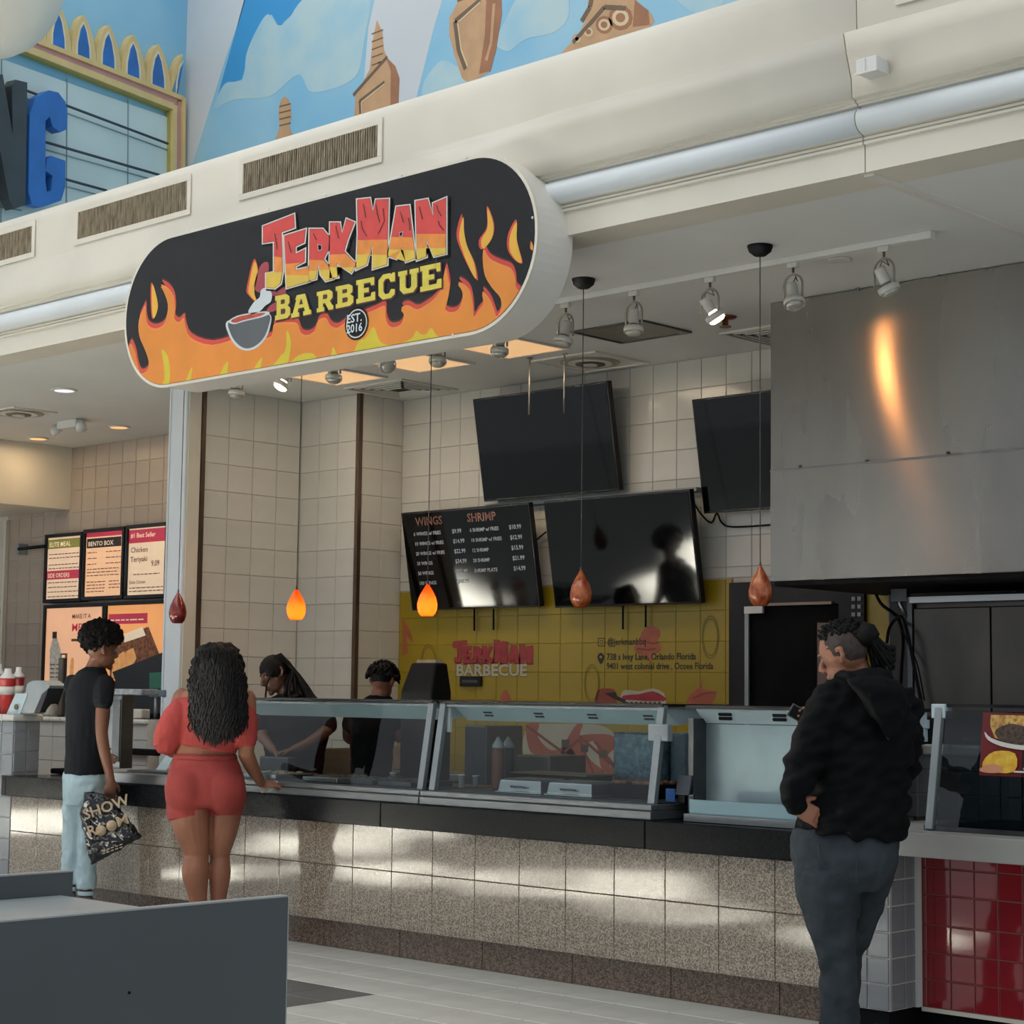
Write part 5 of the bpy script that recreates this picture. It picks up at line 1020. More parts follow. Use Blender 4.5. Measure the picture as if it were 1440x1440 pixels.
def stack(px_, py0, py1, r, m, lab, Y):
    a = at(px_, py1, Y=Y); zt_ = at(px_, py0, Y=Y).z; z0 = zcap+.035; t = thing('cup_stack', lab, 'cups', (a.x, Y, z0), 'red cups on the left counter'); h = zt_-z0
    MB().lathe((a.x, Y, z0), [(r*.75, 0), (r, h*.72), (r*1.05, h*.74), (r*1.05, h*.77), (r, h*.78)], 20).build('cup_body', m, t)
    MB().lathe((a.x, Y, z0), [(r*1.02, h*.78), (r*1.0, h*.82), (r*.5, h*.9), (r*.45, h)], 20).build('lid', white_pl, t)
    MB().lathe((a.x, Y, z0), [(r*.93, h*.42), (r*.99, h*.6)], 20).build('printed_band', LW, t)
redc = mat('red_cup', 'a82a2a', .35, var=.1)
stack(9, 940, 1004, .052, redc, 'red paper cup with a pale band in front of the others, far left', 7.05);
stack(24, 938, 1004, .04, mat('deep_red_cup', '8a2224', .35, var=.1), 'dark red paper cup behind the front one, right of it', 7.12)
stack(-4, 934, 1004, .045, mat('brown_red_cup', '7a3a30', .35, var=.1), 'brownish paper cup at the very left edge of the photo', 7.12)
a = at(71, 1003, Y=7.08); t = thing('canister', 'short round grey canister on the left counter right of the register', 'canister', (a.x, 7.08, zcap+.035))
MB().lathe((a.x, 7.08, zcap+.035), [(.045, 0), (.048, .005), (.048, .07), (.043, .075), (0, .078)], 20).build('body', mat('canister_grey', '8c8880', .5), t)
kit('dark_post_stand', 'thin dark stand with a black base in front of the bottle poster', 'stand', 79, 86, 925, 1003, 8.2, mat('bronze_metal', '5a5048', .4, .6), ztop, .04)
kit('black_tray', 'black tray at the left end of the black worktop', 'tray', 70, 95, 1081, 1089, 7.3, blackm, .823, .2)
# ------------------------------------------------------------------ booth divider in the foreground
dv = thing('booth_divider', 'dark grey laminate booth divider with a pale table slab, lower left foreground', 'divider', (-4.0, 2.7, 0))
dk = mat('dark_grey_laminate', '40474a', .35, var=.06, scale=2, rvar=.05); edge = mat('laminate_edge', '8f9392', .4)
ZD = .86
pe = at(397, 1258, Z=ZD); pl = at(0, 1297, Z=ZD)
X_ = (pe.x+pl.x)/2
MB().box(X_-.03, X_, -.6, pe.y, 0, ZD-.004).build('front_panel', dk, dv); MB().box(X_-.031, X_+.0008, -.6, pe.y+.0015, ZD-.004, ZD).box(X_-.031, X_+.0008, pe.y, pe.y+.0035, 0, ZD-.004).build('panel_edge', edge, dv)
zt_ = ZD-.055; e1 = at(83, 1260, Z=zt_); e2 = at(203, 1274, Z=zt_)
MB().box(e1.x-.02, X_-.032, -.6, (e1.y+e2.y)/2, zt_-.03, zt_).build('table_slab', mat('pale_laminate', '959b9b', .3, var=.04), dv, .003)
bp_ = at(83, 1227, X=e1.x-.03)
MB().box(e1.x-.05, e1.x-.022, -.6, e1.y+.06, 0, bp_.z).build('rear_panel', dk, dv); MB().box(e1.x-.051, e1.x-.021, -.6, e1.y+.062, bp_.z, bp_.z+.004).build('rear_edge', edge, dv)
MB().lathe(at(182, 1396, X=X_+.001), [(.004, 0), (.003, .002)], 8, axis=(1, 0, 0)).build('screw_hole', blackm, dv)
# ------------------------------------------------------------------ people
def blob(name, mb, m, parent, vox=.006, it=4, disp=None):
    me0 = bpy.data.meshes.new('raw'); me0.from_pydata([tuple(v) for v in mb.v], [], mb.f)
    o0 = bpy.data.objects.new('raw', me0); COL.objects.link(o0)
    r_ = o0.modifiers.new('r', 'REMESH'); r_.mode = 'VOXEL'; r_.voxel_size = vox; r_.use_smooth_shade = True
    if it: s_ = o0.modifiers.new('s', 'SMOOTH'); s_.factor = .5; s_.iterations = it
    dg = bpy.context.evaluated_depsgraph_get(); dg.update()
    me = bpy.data.meshes.new_from_object(o0.evaluated_get(dg)); bpy.data.objects.remove(o0)
    base = org(parent)
    nr = [v.normal.copy() for v in me.vertices] if disp else None
    for i, v in enumerate(me.vertices):
        if disp: v.co = v.co + nr[i]*disp(v.co)
        v.co = v.co - base
    me.materials.clear(); me.materials.append(m); me.polygons.foreach_set('use_smooth', [True]*len(me.polygons)); me.update()
    me.name = name; o = bpy.data.objects.new(name, me); COL.objects.link(o); o.parent = parent
    return o
def limb(mb, pts, rad, n=14, hint=None):
    if len(pts) > 2:
        P3 = cat_rom(pts, 4, False); q3 = cat_rom([Vector((r_, 0, 0)) for r_ in rad], 4, False); mb.tube(P3, [v.x for v in q3], n, hint=hint or tuple(HR))
    else: mb.tube(pts, rad, n, hint=hint or tuple(HR))
    for p, r in ((pts[0], rad[0]), (pts[-1], rad[-1])):
        q = min(r) if isinstance(r, (tuple, list)) else r; mb.ball(p, q, 10)
def folds(amp, a, b, seed=0, az=None):
    def f(p):
        return amp*(noise.noise(Vector((p.x*a+seed, p.y*a, p.z*b)))+.5*noise.noise(Vector((p.x*a*2.3, p.y*a*2.3+seed, p.z*b*2.1))))
    return f
class Fig:
    def __init__(s, D): s.D = D; s.k = D/F_PX
    def J(s, x, y, dd=0): return at(x, y, H=s.D+dd)
    def ring(s, xl, xr, y, th, dd=0, n=20, sq=2.3, yl=None, yr=None):
        c = s.J((xl+xr)/2, y, dd); w = (xr-xl)/2*s.k*1.0; out = []
        for j in range(n):
            a = 2*math.pi*j/n; ca, sa = math.cos(a), math.sin(a)
            e = 2/sq; x = math.copysign(abs(ca)**e, ca); z = math.copysign(abs(sa)**e, sa)
            dz = 0
            if yl is not None: dz = -((yr-yl)/2*x)*s.k
            out.append(c+HR*(w*x)+HN*(th/2*z)+UP*dz)
        return out
    def stack(s, mb, rs): mb.rings([s.ring(*r) if not isinstance(r, dict) else s.ring(**r) for r in rs]); return mb
def head(mb, c, f, u, k=1.0, ears=True):
    f = f.normalized(); u = (u-f*u.dot(f)).normalized(); r = f.cross(u)
    A = (r, f, u)
    mb.ball(c+u*.022*k-f*.008*k, (.075*k, .096*k, .098*k), 20, ax=A); mb.ball(c+f*.022*k-u*.052*k, (.056*k, .068*k, .062*k), 16, ax=A)
    mb.ball(c+f*.072*k-u*.1*k, (.024*k, .02*k, .02*k), 10, ax=A)
    mb.tube([c+f*.086*k+u*.012*k, c+f*.102*k-u*.012*k, c+f*.106*k-u*.03*k], [.010*k, .013*k, .018*k], 8); mb.ball(c+f*.098*k-u*.033*k, (.021*k, .014*k, .010*k), 8, ax=A)
    mb.ball(c+f*.088*k-u*.060*k, (.025*k, .012*k, .007*k), 8, ax=A); mb.ball(c+f*.086*k-u*.070*k, (.022*k, .012*k, .007*k), 8, ax=A)
    for s in (-1, 1):
        mb.ball(c+f*.078*k+r*.032*k+u*.03*k if s > 0 else c+f*.078*k-r*.032*k+u*.03*k, (.026*k, .012*k, .007*k), 8, ax=A)
        if ears: mb.tube([c+r*s*.074*k+u*.028*k-f*.012*k, c+r*s*.083*k+u*.032*k-f*.03*k, c+r*s*.086*k+u*.0*k-f*.03*k, c+r*s*.075*k-u*.028*k-f*.01*k], [.008*k, .009*k, .009*k, .009*k], 8)
    return A
def eyes(parent, c, A, k=1.0):
    r, f, u = A
    for s in (-1, 1):
        p = c+f*.074*k+r*s*.030*k+u*.010*k
        e = MB().ball(p, .011*k, 12).build('eye', mat('eye_white', '8f857c', .3), parent); MB().ball(p+f*.0065*k, .0065*k, 8).build('iris', mat('eye_dark', '1c120e', .2), e)
def hand(mb, w, d, n, t, curl=.35, k=1.0, fan=.06):
    w = Vector(w); d = Vector(d).normalized(); n = Vector(n); n = (n-d*n.dot(d)).normalized(); t = Vector(t); t = (t-d*t.dot(d)-n*t.dot(n)).normalized()
    mb.tube([w-d*.01*k, w+d*.02*k, w+d*.06*k, w+d*.088*k], [(.024*k, .018*k), (.032*k, .018*k), (.040*k, .016*k), (.038*k, .013*k)], 12, hint=tuple(t))
    for i, L in enumerate((.070, .079, .073, .057)):
        b = w+d*(.084-.004*abs(i-1))*k+t*(.028-.0185*i)*k; a = 0; p = b; pts = [b-d*.02*k, b]
        dd = (d+t*fan*(1.5-i)).normalized()
        for j, fr2 in enumerate((.46, .30, .24)):
            a += curl*(.8, 1.2, .8)[j]; p = p+(dd*math.cos(a)-n*math.sin(a))*L*fr2*k; pts.append(p.copy())
        mb.tube(pts, [.0095*k, .0095*k, .0088*k, .008*k, .0068*k], 8, hint=tuple(t)); mb.ball(pts[-1], .0066*k, 8)
    b = w+d*.02*k+t*.026*k; q = (d*.62+t*.75-n*.25).normalized(); q2 = (d*.85+t*.35-n*.35).normalized()
    mb.tube([w+d*.012*k+t*.012*k, b, b+q*.036*k, b+q*.036*k+q2*.03*k], [.015*k, .015*k, .0115*k, .009*k], 8, hint=tuple(n)); mb.ball(b+q*.036*k+q2*.03*k, .0085*k, 8)
def shoe(fig, parent, p, d, m, k=1.0):
    d = Vector(d); d.z = 0; d.normalize(); sd = Vector((d.y, -d.x, 0)); b = MB(); z = Vector((0, 0, 1))
    pts = [p-d*.07*k, p-d*.02*k, p+d*.06*k, p+d*.13*k, p+d*.18*k]
    for q, (a, h) in zip(pts, ((.035, .045), (.04, .055), (.046, .042), (.046, .032), (.03, .022))): b.ball(Vector((q.x, q.y, h*.8)), (a*k*1.1, .06*k, h), 12, ax=(sd, d, z))
    return blob('shoe', b, m, parent, .008, 2)
def skin_m(name, c): return mat(name, c, .5, var=.08, scale=9, spec=.4, bump=.05, bscale=120)
# ---- woman in red --------------------------------------------------------------------
F1 = Fig(10.6); J = F1.J
root = thing('person', 'woman in red crop top and shorts with long curly black hair, seen from behind', 'person', (J(288, 1200).x, J(288, 1200).y, 0), None)
sw = skin_m('brown_skin', '8d5c45')
b = MB(); hc = J(304, 932, .03); A = head(b, hc, HN*.9-HR*.25-UP*.25, UP)
limb(b, [J(303, 950), J(301, 968)], [.052, .056])
F1.stack(b, [(284, 318, 962, .12), (254, 348, 974, .16), (248, 352, 986, .2), (254, 344, 1005, .22), (256, 334, 1030, .21), (250, 328, 1050, .2), (247, 330, 1062, .22), (238, 340, 1085, .28), (236, 343, 1110, .31), (242, 338, 1122, .26)])
limb(b, [J(256, 980), J(246, 1010, -.02), J(236, 1050, -.02)], [.052, .048, .042]); limb(b, [J(236, 1050, -.02), J(246, 1057, .12), J(262, 1052, .3)], [.04, .038, .026])
limb(b, [J(347, 982), J(349, 1020, -.02), J(346, 1060, -.03)], [.052, .047, .044]); limb(b, [J(346, 1060, -.03), J(356, 1082, .05), J(368, 1102, .15)], [.046, .038, .025])
hand(b, J(368, 1101, .16), HR*.9+HN*.3-UP*.1, UP*.85-HN*.3, HN*.8-UP*.1, .22, 1.0)
limb(b, [J(266, 1115, -.03), J(268, 1155, -.03), J(275, 1190, -.02), J(276, 1206, -.02), J(275, 1228, -.04), J(278, 1262, -.02), J(280, 1305, 0)], [.12, .108, .08, .07, .076, .052, .036], 18)
limb(b, [J(318, 1115, .02), J(316, 1155, .03), J(310, 1190, .04), J(309, 1206, .05), J(309, 1228, .03), J(307, 1262, .05), J(306, 1303, .06)], [.095, .086, .066, .056, .062, .046, .036], 18)
for x, y, dd in ((280, 1312, 0), (306, 1312, .06)):
    p = J(x, y, dd); limb(b, [p+UP*.04, Vector((p.x, p.y, .04))], [.038, .038]); b.tube([Vector((p.x, p.y, .035))-HN*.03, Vector((p.x, p.y, .03))+HN*.15], [(.035, .03), (.042, .015)], 10)
blob('body', b, sw, root, .0055, 4)
eyes(root, hc, A)
for x, y, dd in ((280, 1312, 0), (306, 1312, .06)):
    p = J(x, y, dd); MB().obox((p.x+HN.x*.06, p.y+HN.y*.06, .008), HN*.13, HR*.045, UP*.008).build('sandal', mat('sandal_tan', '7a5a40', .6), root, .004)
redk = mat('red_knit', 'a23a35', .8, var=.06, scale=12, bump=.15, bscale=160)
b = MB(); F1.stack(b, [(262, 340, 977, .19), (250, 350, 984, .225), (249, 349, 1000, .245), (251, 343, 1020, .25), (254, 337, 1040, .245), dict(xl=253, xr=332, y=1053, th=.235, yl=1048, yr=1061)])
limb(b, [J(262, 990), J(248, 1010, -.02), J(236, 1040, -.02)], [.07, .082, .088], 16); limb(b, [J(341, 990), J(346, 1012, -.02), J(345, 1041, -.02)], [.06, .064, .066], 16)
blob('crop_top', b, redk, root, .008, 3, folds(.006, 16, 9, 3))
b = MB(); F1.stack(b, [(246, 331, 1064, .235), (243, 334, 1068, .25), (237, 341, 1085, .31), (232, 346, 1108, .35), (233, 346, 1124, .34), (236, 343, 1134, .3)])
b.ball(J(264, 1110, -.07), (.125, .13, .14), 20, ax=(HR, HN, UP)); b.ball(J(316, 1110, -.06), (.118, .125, .14), 20, ax=(HR, HN, UP))
b.tube([J(265, 1118, -.02), J(265, 1140, -.025), J(266, 1152, -.03)], [.125, .122, .118], 20, hint=tuple(HR)); b.tube([J(318, 1118, .02), J(318, 1138, .03), J(318, 1146, .03)], [.105, .1, .096], 20, hint=tuple(HR))
blob('shorts', b, mat('red_shorts', '8e322c', .8, var=.06, scale=10, bump=.12, bscale=160), root, .008, 16, folds(.003, 12, 9, 9))
b = MB(); b.rings([F1.ring(xl, xr, y, th, dd) for xl, xr, y, th, dd in ((245, 332, 1060, .24, 0), (243.5, 333.5, 1064, .25, 0), (243.5, 333.5, 1068, .255, 0))]); b.build('waistband', mat('red_shorts_band', '8a302b', .8), root)
# hair: a core and a few hundred waving strands
hairm = mat('black_curly_hair', '070606', .6, var=.4, scale=20, spec=.2)
b = MB(); F1.stack(b, [(294, 320, 905, .1), (280, 334, 912, .19), (272, 341, 928, .25), (267, 345, 950, .25), (265, 346, 975, .2, -.02), (268, 345, 1000, .16, -.09), (275, 338, 1022, .12, -.12), (285, 326, 1038, .06, -.13)])
ho = blob('hair', b, hairm, root, .012, 2, folds(.022, 24, 24, 5))
random.seed(11); b = MB()
for k in range(300):
    u = random.uniform(-1, 1); yt = random.uniform(912, 965); x0 = 305+u*(22+.45*(min(yt, 950)-905)); ye = 1046-22*abs(u)**2.2+random.uniform(-26, 6); xe = 307+u*39+random.uniform(-3, 3)
    dd0 = -.12*math.sqrt(max(0, 1-u*u))-.01; pts = []; ph = random.uniform(0, 6.28); fq = random.uniform(3.5, 6)
    n_ = 14
    for i in range(n_+1):
        t_ = i/n_; x = x0+(xe-x0)*min(1, t_*1.5); y = yt+(ye-yt)*t_; amp = 1.3+1.0*t_
        pts.append(J(x+amp*math.sin(ph+fq*6.28*t_), y, dd0*(1-.1*t_)-.045-.05*t_+.006*math.cos(ph+fq*6.28*t_)))
    b.tube(pts, [.006]*n_+[.002], 5)
b.build('hair_strands', hairm, root)['kind'] = 'stuff'
nk = thing('napkin', 'crumpled white napkin and wrapper in the hand of the woman in red', 'napkin', J(382, 1098, .33))
b = MB(); b.ball(J(382, 1101, .21), (.055, .03, .012), 12, ax=(HR, HN, UP)); b.tube([J(366, 1113, .18), J(378, 1107, .2), J(391, 1101, .22)], [.012, .014, .01], 8); blob('paper', b, mat('cream_paper', 'cfc6ae', .7, var=.15, scale=40), nk, .005, 1, folds(.006, 60, 60, 2))
t = thing('cup', 'small white cup just above the hand of the woman in red', 'cup', J(372, 1095, .42)); p = J(371, 1097, .42)
MB().lathe((p.x, p.y, .897), [(.018, 0), (.024, .04), (.026, .04), (.026, .044), (.02, .044)], 16).build('cup_body', white_pl, t)
# ---- boy with bag ----------------------------------------------------------------------
F2 = Fig(11.7); J = F2.J; k2 = F2.k
root = thing('person', 'slim boy in black T-shirt and pale blue joggers with a dark afro, holding a bag', 'person', (J(118, 1200).x, J(118, 1200).y, 0), None)
sb = skin_m('dark_brown_skin', '6e4836'); fb_ = (HR*.8+HN*.62-UP*.12)
b = MB(); hc = J(143, 914, 0); A = head(b, hc, fb_, UP, .98)
limb(b, [J(139, 924), J(133, 938), J(129, 948)], [.05, .052, .06])
F2.stack(b, [(112, 148, 948, .14), (102, 153, 962, .18), (98, 151, 1000, .18), (98, 145, 1050, .18), (98, 142, 1100, .18), (98, 142, 1125, .2)])
limb(b, [J(147, 966, -.1), J(144, 1000, -.13), J(143, 1030, -.14), J(148, 1062, -.13), J(156, 1096, -.12)], [.046, .042, .038, .035, .024])
hand(b, J(156, 1097, -.12), -UP-HR*.05, -HN*.9+HR*.4, HR*.8+HN*.5, .55, .98)
limb(b, [J(104, 966, .08), J(112, 1010, .16), J(126, 1040, .26)], [.046, .042, .036]); limb(b, [J(126, 1040, .26), J(138, 1060, .4)], [.036, .025]); hand(b, J(138, 1060, .4), HR-UP*.4, HN, UP, .4, .95)
limb(b, [J(107, 1120, .02), J(101, 1180, .02), J(97, 1250, .02), J(97, 1275, .02)], [.06, .05, .036, .036]); limb(b, [J(128, 1120), J(124, 1180), J(121, 1250, -.02), J(121, 1278, -.02)], [.06, .05, .036, .036])
blob('body', b, sb, root, .0058, 4); eyes(root, hc, A, .98)
tsm = mat('black_t_shirt', '0b0d12', .9, spec=.15, var=.15, scale=8, bump=.1, bscale=150)
b = MB(); F2.stack(b, [(121, 146, 938, .15), (112, 150, 944, .2), (101, 154, 956, .24), (95, 156, 972, .26), (93, 153, 1000, .26), (93, 149, 1040, .25), (92, 148, 1070, .25), (91, 149, 1089, .26)])
limb(b, [J(148, 962, -.08), J(146, 975, -.12), J(145, 986, -.13)], [.062, .064, .062]); limb(b, [J(103, 962, .06), J(107, 985, .1)], [.06, .06])
blob('t_shirt', b, tsm, root, .008, 2, folds(.007, 13, 5, 4))
jg = mat('pale_blue_jersey', 'a9c0c6', .85, var=.06, scale=8, bump=.12, bscale=140)
b = MB(); F2.stack(b, [(93, 146, 1082, .24), (90, 147, 1096, .27), (90, 147, 1115, .28), (92, 145, 1132, .26)])
b.tube([J(107, 1120, .02), J(103, 1160, .02), J(99, 1200, .02), J(97, 1236, .02), J(97, 1244, .02)], [.082, .066, .053, .05, .05], 16, hint=tuple(HR)); b.tube([J(128, 1120, -.02), J(126, 1160, -.02), J(123, 1200, -.02), J(121, 1240, -.02), J(121, 1250, -.02)], [.082, .07, .062, .062, .058], 16, hint=tuple(HR))
blob('joggers', b, jg, root, .008, 2, folds(.011, 14, 12, 8))
for x, y, dd in ((97, 1247, .02), (121, 1253, -.02)): p = J(x, y, dd); MB().tube([p, p-UP*.025], .052, 16, hint=tuple(HR)).build('cuff', jg, root, .004)
for x, y, dd in ((97, 1262, .02), (121, 1268, -.02)): p = J(x, y, dd); MB().tube([p+UP*.03, Vector((p.x, p.y, .05))], .042, 12, hint=tuple(HR)).build('sock', mat('grey_sock', '62666a', .9), root); shoe(F2, root, p, HR*.6+HN*.8, mat('dark_shoe', '25272a', .6))
random.seed(5); b = MB(); b.ball(J(141, 893), (.122, .12, .092), 20, ax=(HR, HN, UP)); b.ball(J(136, 902), (.1, .11, .085), 16, ax=(HR, HN, UP))
for k in range(240):
    a = random.uniform(0, 6.28); e = math.asin(random.uniform(-.45, 1)); d = HR*(math.cos(a)*math.cos(e))+HN*(math.sin(a)*math.cos(e))+UP*math.sin(e); c = J(141, 895)+HR*(d.dot(HR)*.122)+HN*(d.dot(HN)*.12)+UP*(d.z*.095)
    b.ball(c, random.uniform(.014, .026), 6)
blob('hair', b, mat('black_afro_hair', '070606', .9, var=.4, scale=60, spec=.1), root, .007, 1, folds(.012, 55, 55, 1))
bg_ = thing('drawstring_bag', 'glossy black plastic drawstring bag with beige lettering hanging from the boy\'s hand', 'bag', J(150, 1180, -.22))
out = [(119, 1114), (133, 1113), (147, 1117), (158, 1124), (165, 1133), (182, 1153), (200, 1177), (165, 1197), (128, 1216), (120, 1180), (112, 1146)]
b = MB()
rs = []
for sc_, dd in ((.9, -.175), (1, -.2), (.98, -.235), (.8, -.262)):
    cx_, cy_ = 150, 1165; rs.append([J(cx_+(x-cx_)*sc_, cy_+(y-cy_)*sc_, dd) for x, y in out])
b.rings(rs)
bo = blob('bag_body', b, mat('glossy_black_plastic', '101116', .18, var=.2, scale=10), bg_, .006, 1, folds(.009, 26, 20, 6))
U_ = (HR*.93+UP*.34).normalized(); V_ = (UP*.93-HR*.34).normalized(); gold = mat('beige_print', 'b59f80', .5)
def onbag(s, x, y, size, bold=.02, sx=1.0):
    mbt = MB(); text_into(mbt, s, J(x, y, -.277), U_, V_, size, 0, bold, sx=sx); mbt.build('lettering', gold, bg_)
onbag('SHOW', 119, 1153, .09, .02, 1.05); onbag('R', 125, 1177, .09, .02); onbag('M', 165, 1163, .085, .02, 1.2)
for x, y in ((142, 1168), (157, 1161)): MB().lathe(J(x, y, -.273), [(.032, 0), (.032, .003), (0, .004)], 20, axis=-HN).build('printed_disc', gold, bg_)
for i in range(2): onbag('Be bold, be seen' if i == 0 else 'show your style', 143, 1193+5*i, .024, .01, 1.2) if False else None
for i in range(2):
    for j in range(5): p = J(146+6*j, 1196-2.1*j+4*i, -.274); MB().obox(p, U_*.009, V_*.0035, HN*.001).build('small_print', gold, bg_)
MB().tube([J(121, 1117, -.22), J(140, 1122, -.25), J(152, 1121, -.2)], .005, 6).build('drawstring', blackp, bg_)
# ---- man in the black hoodie --------------------------------------------------------------
F3 = Fig(7.4); J = F3.J
root = thing('person', 'man in black hooded jacket and dark jeans looking at a phone by the counter', 'person', (J(1185, 1300).x, J(1185, 1300).y, 0), None)
sm_ = skin_m('warm_brown_skin', '9a6850'); fm = (-HR*.84+HN*.55-UP*.36)
b = MB(); hc = J(1186, 921); upm = (UP*.95-HR*.3); A = head(b, hc, fm, upm, 1.0)
limb(b, [J(1197, 934, .01), J(1207, 955, .02), J(1210, 972, .02)], [.062, .066, .08])
F3.stack(b, [(1168, 1256, 975, .2), (1146, 1270, 1000, .26), (1142, 1268, 1060, .28), (1135, 1268, 1140, .3), (1130, 1255, 1190, .3), (1132, 1250, 1225, .3)])
limb(b, [J(1168, 995, -.06), J(1146, 1045, -.11), J(1120, 1095, -.14)], [.045, .045, .04]); limb(b, [J(1120, 1096, -.14), J(1115, 1120, -.15), J(1118, 1137, -.15)], [.045, .034, .028])
w = J(1118, 1134, -.16); hand(b, w, HR*.75-UP*.35+HN*.1, -HN, UP*.9+HR*.3, .25, .98, .12)
limb(b, [J(1262, 1000, .05), J(1268, 1055, .1), J(1262, 1075, .2)], [.045, .045, .04]); limb(b, [J(1265, 1080, .2), J(1200, 1050, .38), J(1156, 1026, .36)], [.045, .038, .027])
hand(b, J(1157, 1026, .36), -HR*.8+UP*.5, HN, UP*.8+HR*.3, .5, .95)
limb(b, [J(1165, 1215, -.05), J(1168, 1290, -.05), J(1178, 1345, -.05), J(1181, 1440, -.05), J(1181, 1470, -.05)], [.09, .07, .05, .042, .042]); limb(b, [J(1212, 1215, .06), J(1198, 1290, .1), J(1186, 1345, .14), J(1184, 1440, .15), J(1184, 1465, .15)], [.08, .06, .045, .04, .04])
blob('body', b, sm_, root, .0048, 4); eyes(root, hc, A)
hm = mat('black_jersey', '07080a', .85, spec=.15, var=.2, scale=6, bump=.12, bscale=150)
b = MB(); F3.stack(b, [(1182, 1240, 948, .17, .02), (1166, 1256, 956, .24), (1152, 1273, 975, .31), (1143, 1284, 1000, .37), (1138, 1287, 1025, .4), (1134, 1285, 1050, .41), (1132, 1277, 1080, .41), (1130, 1275, 1115, .42), (1122, 1276, 1145, .42), dict(xl=1119, xr=1272, y=1174, th=.40, yl=1168, yr=1180)])
limb(b, [J(1168, 985, -.06), J(1151, 1020, -.11), J(1132, 1065, -.14), J(1119, 1100, -.17)], [.08, .078, .074, .068], 18); limb(b, [J(1119, 1100, -.17), J(1116, 1115, -.17), J(1117, 1128, -.16)], [.068, .058, .045], 16)
limb(b, [J(1268, 990, .04), J(1274, 1045, .08), J(1270, 1078, .16)], [.078, .07, .062], 16); limb(b, [J(1270, 1078, .18), J(1200, 1050, .34), J(1162, 1028, .36)], [.06, .05, .042], 14)
def hf(p):
    d = p - J(1195, 1130, -.2); a = noise.noise(Vector((d.dot(HR)*9+d.z*14, 2, d.z*22-d.dot(HR)*13)))
    return .022*max(-.6, a)+.010*noise.noise(p*15)
blob('hooded_jacket', b, hm, root, .0085, 2, hf)
b = MB(); rs = []
for sc_, dd in ((.75, -.08), (.95, -.15), (1, -.2), (.9, -.245), (.6, -.27)):
    cx_, cy_ = 1232, 985; rs.append([J(cx_+(x-cx_)*sc_, cy_+(y-cy_)*sc_, dd) for x, y in ((1188, 954), (1210, 950), (1240, 950), (1262, 955), (1274, 972), (1276, 1000), (1264, 1030), (1251, 1044), (1240, 1030), (1222, 1000), (1206, 975))])
b.rings(rs); b.tube([J(1180, 955, -.03), J(1198, 952, -.11), J(1225, 950, -.13), J(1250, 952, -.08)], [.028, .032, .034, .03], 12)
blob('hood', b, mat('black_jersey_hood', '090a0c', .85, spec=.15, var=.2, scale=6, bump=.12, bscale=150), root, .008, 3, folds(.012, 12, 18, 7))
b = MB().tube([J(1196, 962, -.2), J(1215, 985, -.225), J(1235, 1015, -.235), J(1250, 1040, -.225)], .0045, 6); b.build('hood_seam', mat('seam_dark_grey', '24262a', .8), root)
jm = mat('dark_grey_denim', '2a3035', .85, spec=.2, col2='383f45', scale=7, bump=.2, bscale=180)
b = MB(); F3.stack(b, [(1116, 1260, 1165, .34), (1113, 1263, 1180, .38), (1113, 1262, 1200, .4), (1119, 1255, 1228, .38), (1126, 1238, 1250, .32)])
b.tube([J(1166, 1225, -.06), J(1166, 1262, -.06), J(1168, 1292, -.05), J(1177, 1345, -.05), J(1181, 1400, -.05), J(1182, 1476, -.05)], [.135, .125, .105, .073, .073, .075], 20, hint=tuple(HR)); b.tube([J(1215, 1225, .06), J(1208, 1270, .08), J(1196, 1310, .11), J(1186, 1350, .14), J(1184, 1400, .15), J(1184, 1470, .15)], [.12, .1, .085, .07, .068, .072], 20, hint=tuple(HR))
blob('jeans', b, jm, root, .008, 2, folds(.009, 12, 16, 12))
for pts in ([(1150, 1186), (1152, 1208), (1170, 1232), (1204, 1242), (1205, 1200)],):
    q = [J(x, y, -.225+.02*((x-1180)/30)**2) for x, y in pts]; MB().tube(q, .0028, 5).build('pocket_seam', mat('denim_seam', '2a3038', .8), root)
for dx, dd in ((1181, -.06), (1185, .15)): p = J(dx, 1482, dd); shoe(F3, root, p, -HR*.5+HN*.8, mat('black_shoe', '141416', .5), 1.0)
# hair: faded sides, curls on top, gathered locs behind
r, f, u = A
b = MB(); b.ball(hc+u*.03-f*.018, (.0775, .094, .096), 22, ax=A)
o_ = b.build('faded_sides', mat('short_faded_hair', '3a302b', .8, var=.25, scale=50), root, smooth=True)
for v in list(o_.data.vertices): pass
random.seed(3); b = MB()
for k in range(170):
    a = random.uniform(0, 6.28); q = random.uniform(0, 1)**.5; lx = math.cos(a)*.062*q; ly = math.sin(a)*.085*q; h = math.sqrt(max(0, 1-(lx/.08)**2-(ly/.11)**2))*.1
    c = hc+r*lx+f*(ly-.022)+u*(h+.016); b.ball(c, (random.uniform(.009, .015),)*3, 6)
    b.tube([c, c+Vector((random.uniform(-1, 1), random.uniform(-1, 1), random.uniform(0, 1)))*.02+u*.008], [.007, .004], 5)
b.build('top_curls', mat('black_coily_hair', '070606', .7, var=.4, scale=40, spec=.2), root)
b = MB()
for k in range(80):
    s_ = random.uniform(-1, 1); p0 = hc-f*.06+u*(.095-.03*abs(s_))+r*s_*.045; p1 = hc-f*(.125)+u*(.045+random.uniform(-.02, .02))+r*s_*.03; e_ = J(random.uniform(1226, 1258), random.uniform(915, 946), random.uniform(-.05, .04))
    b.tube(cat_rom([p0, p1, (p1+e_)/2+u*.008, e_], 4, False), .0075, 6)
b.tube([hc-f*.1+u*.06, hc-f*.125+u*.035, hc-f*.14+u*.01], [.045, .05, .035], 12)
for y in (910, 918, 926): b.tube([J(1244, y, -.02), J(1258, y+2, 0)], [.014, .011], 8)
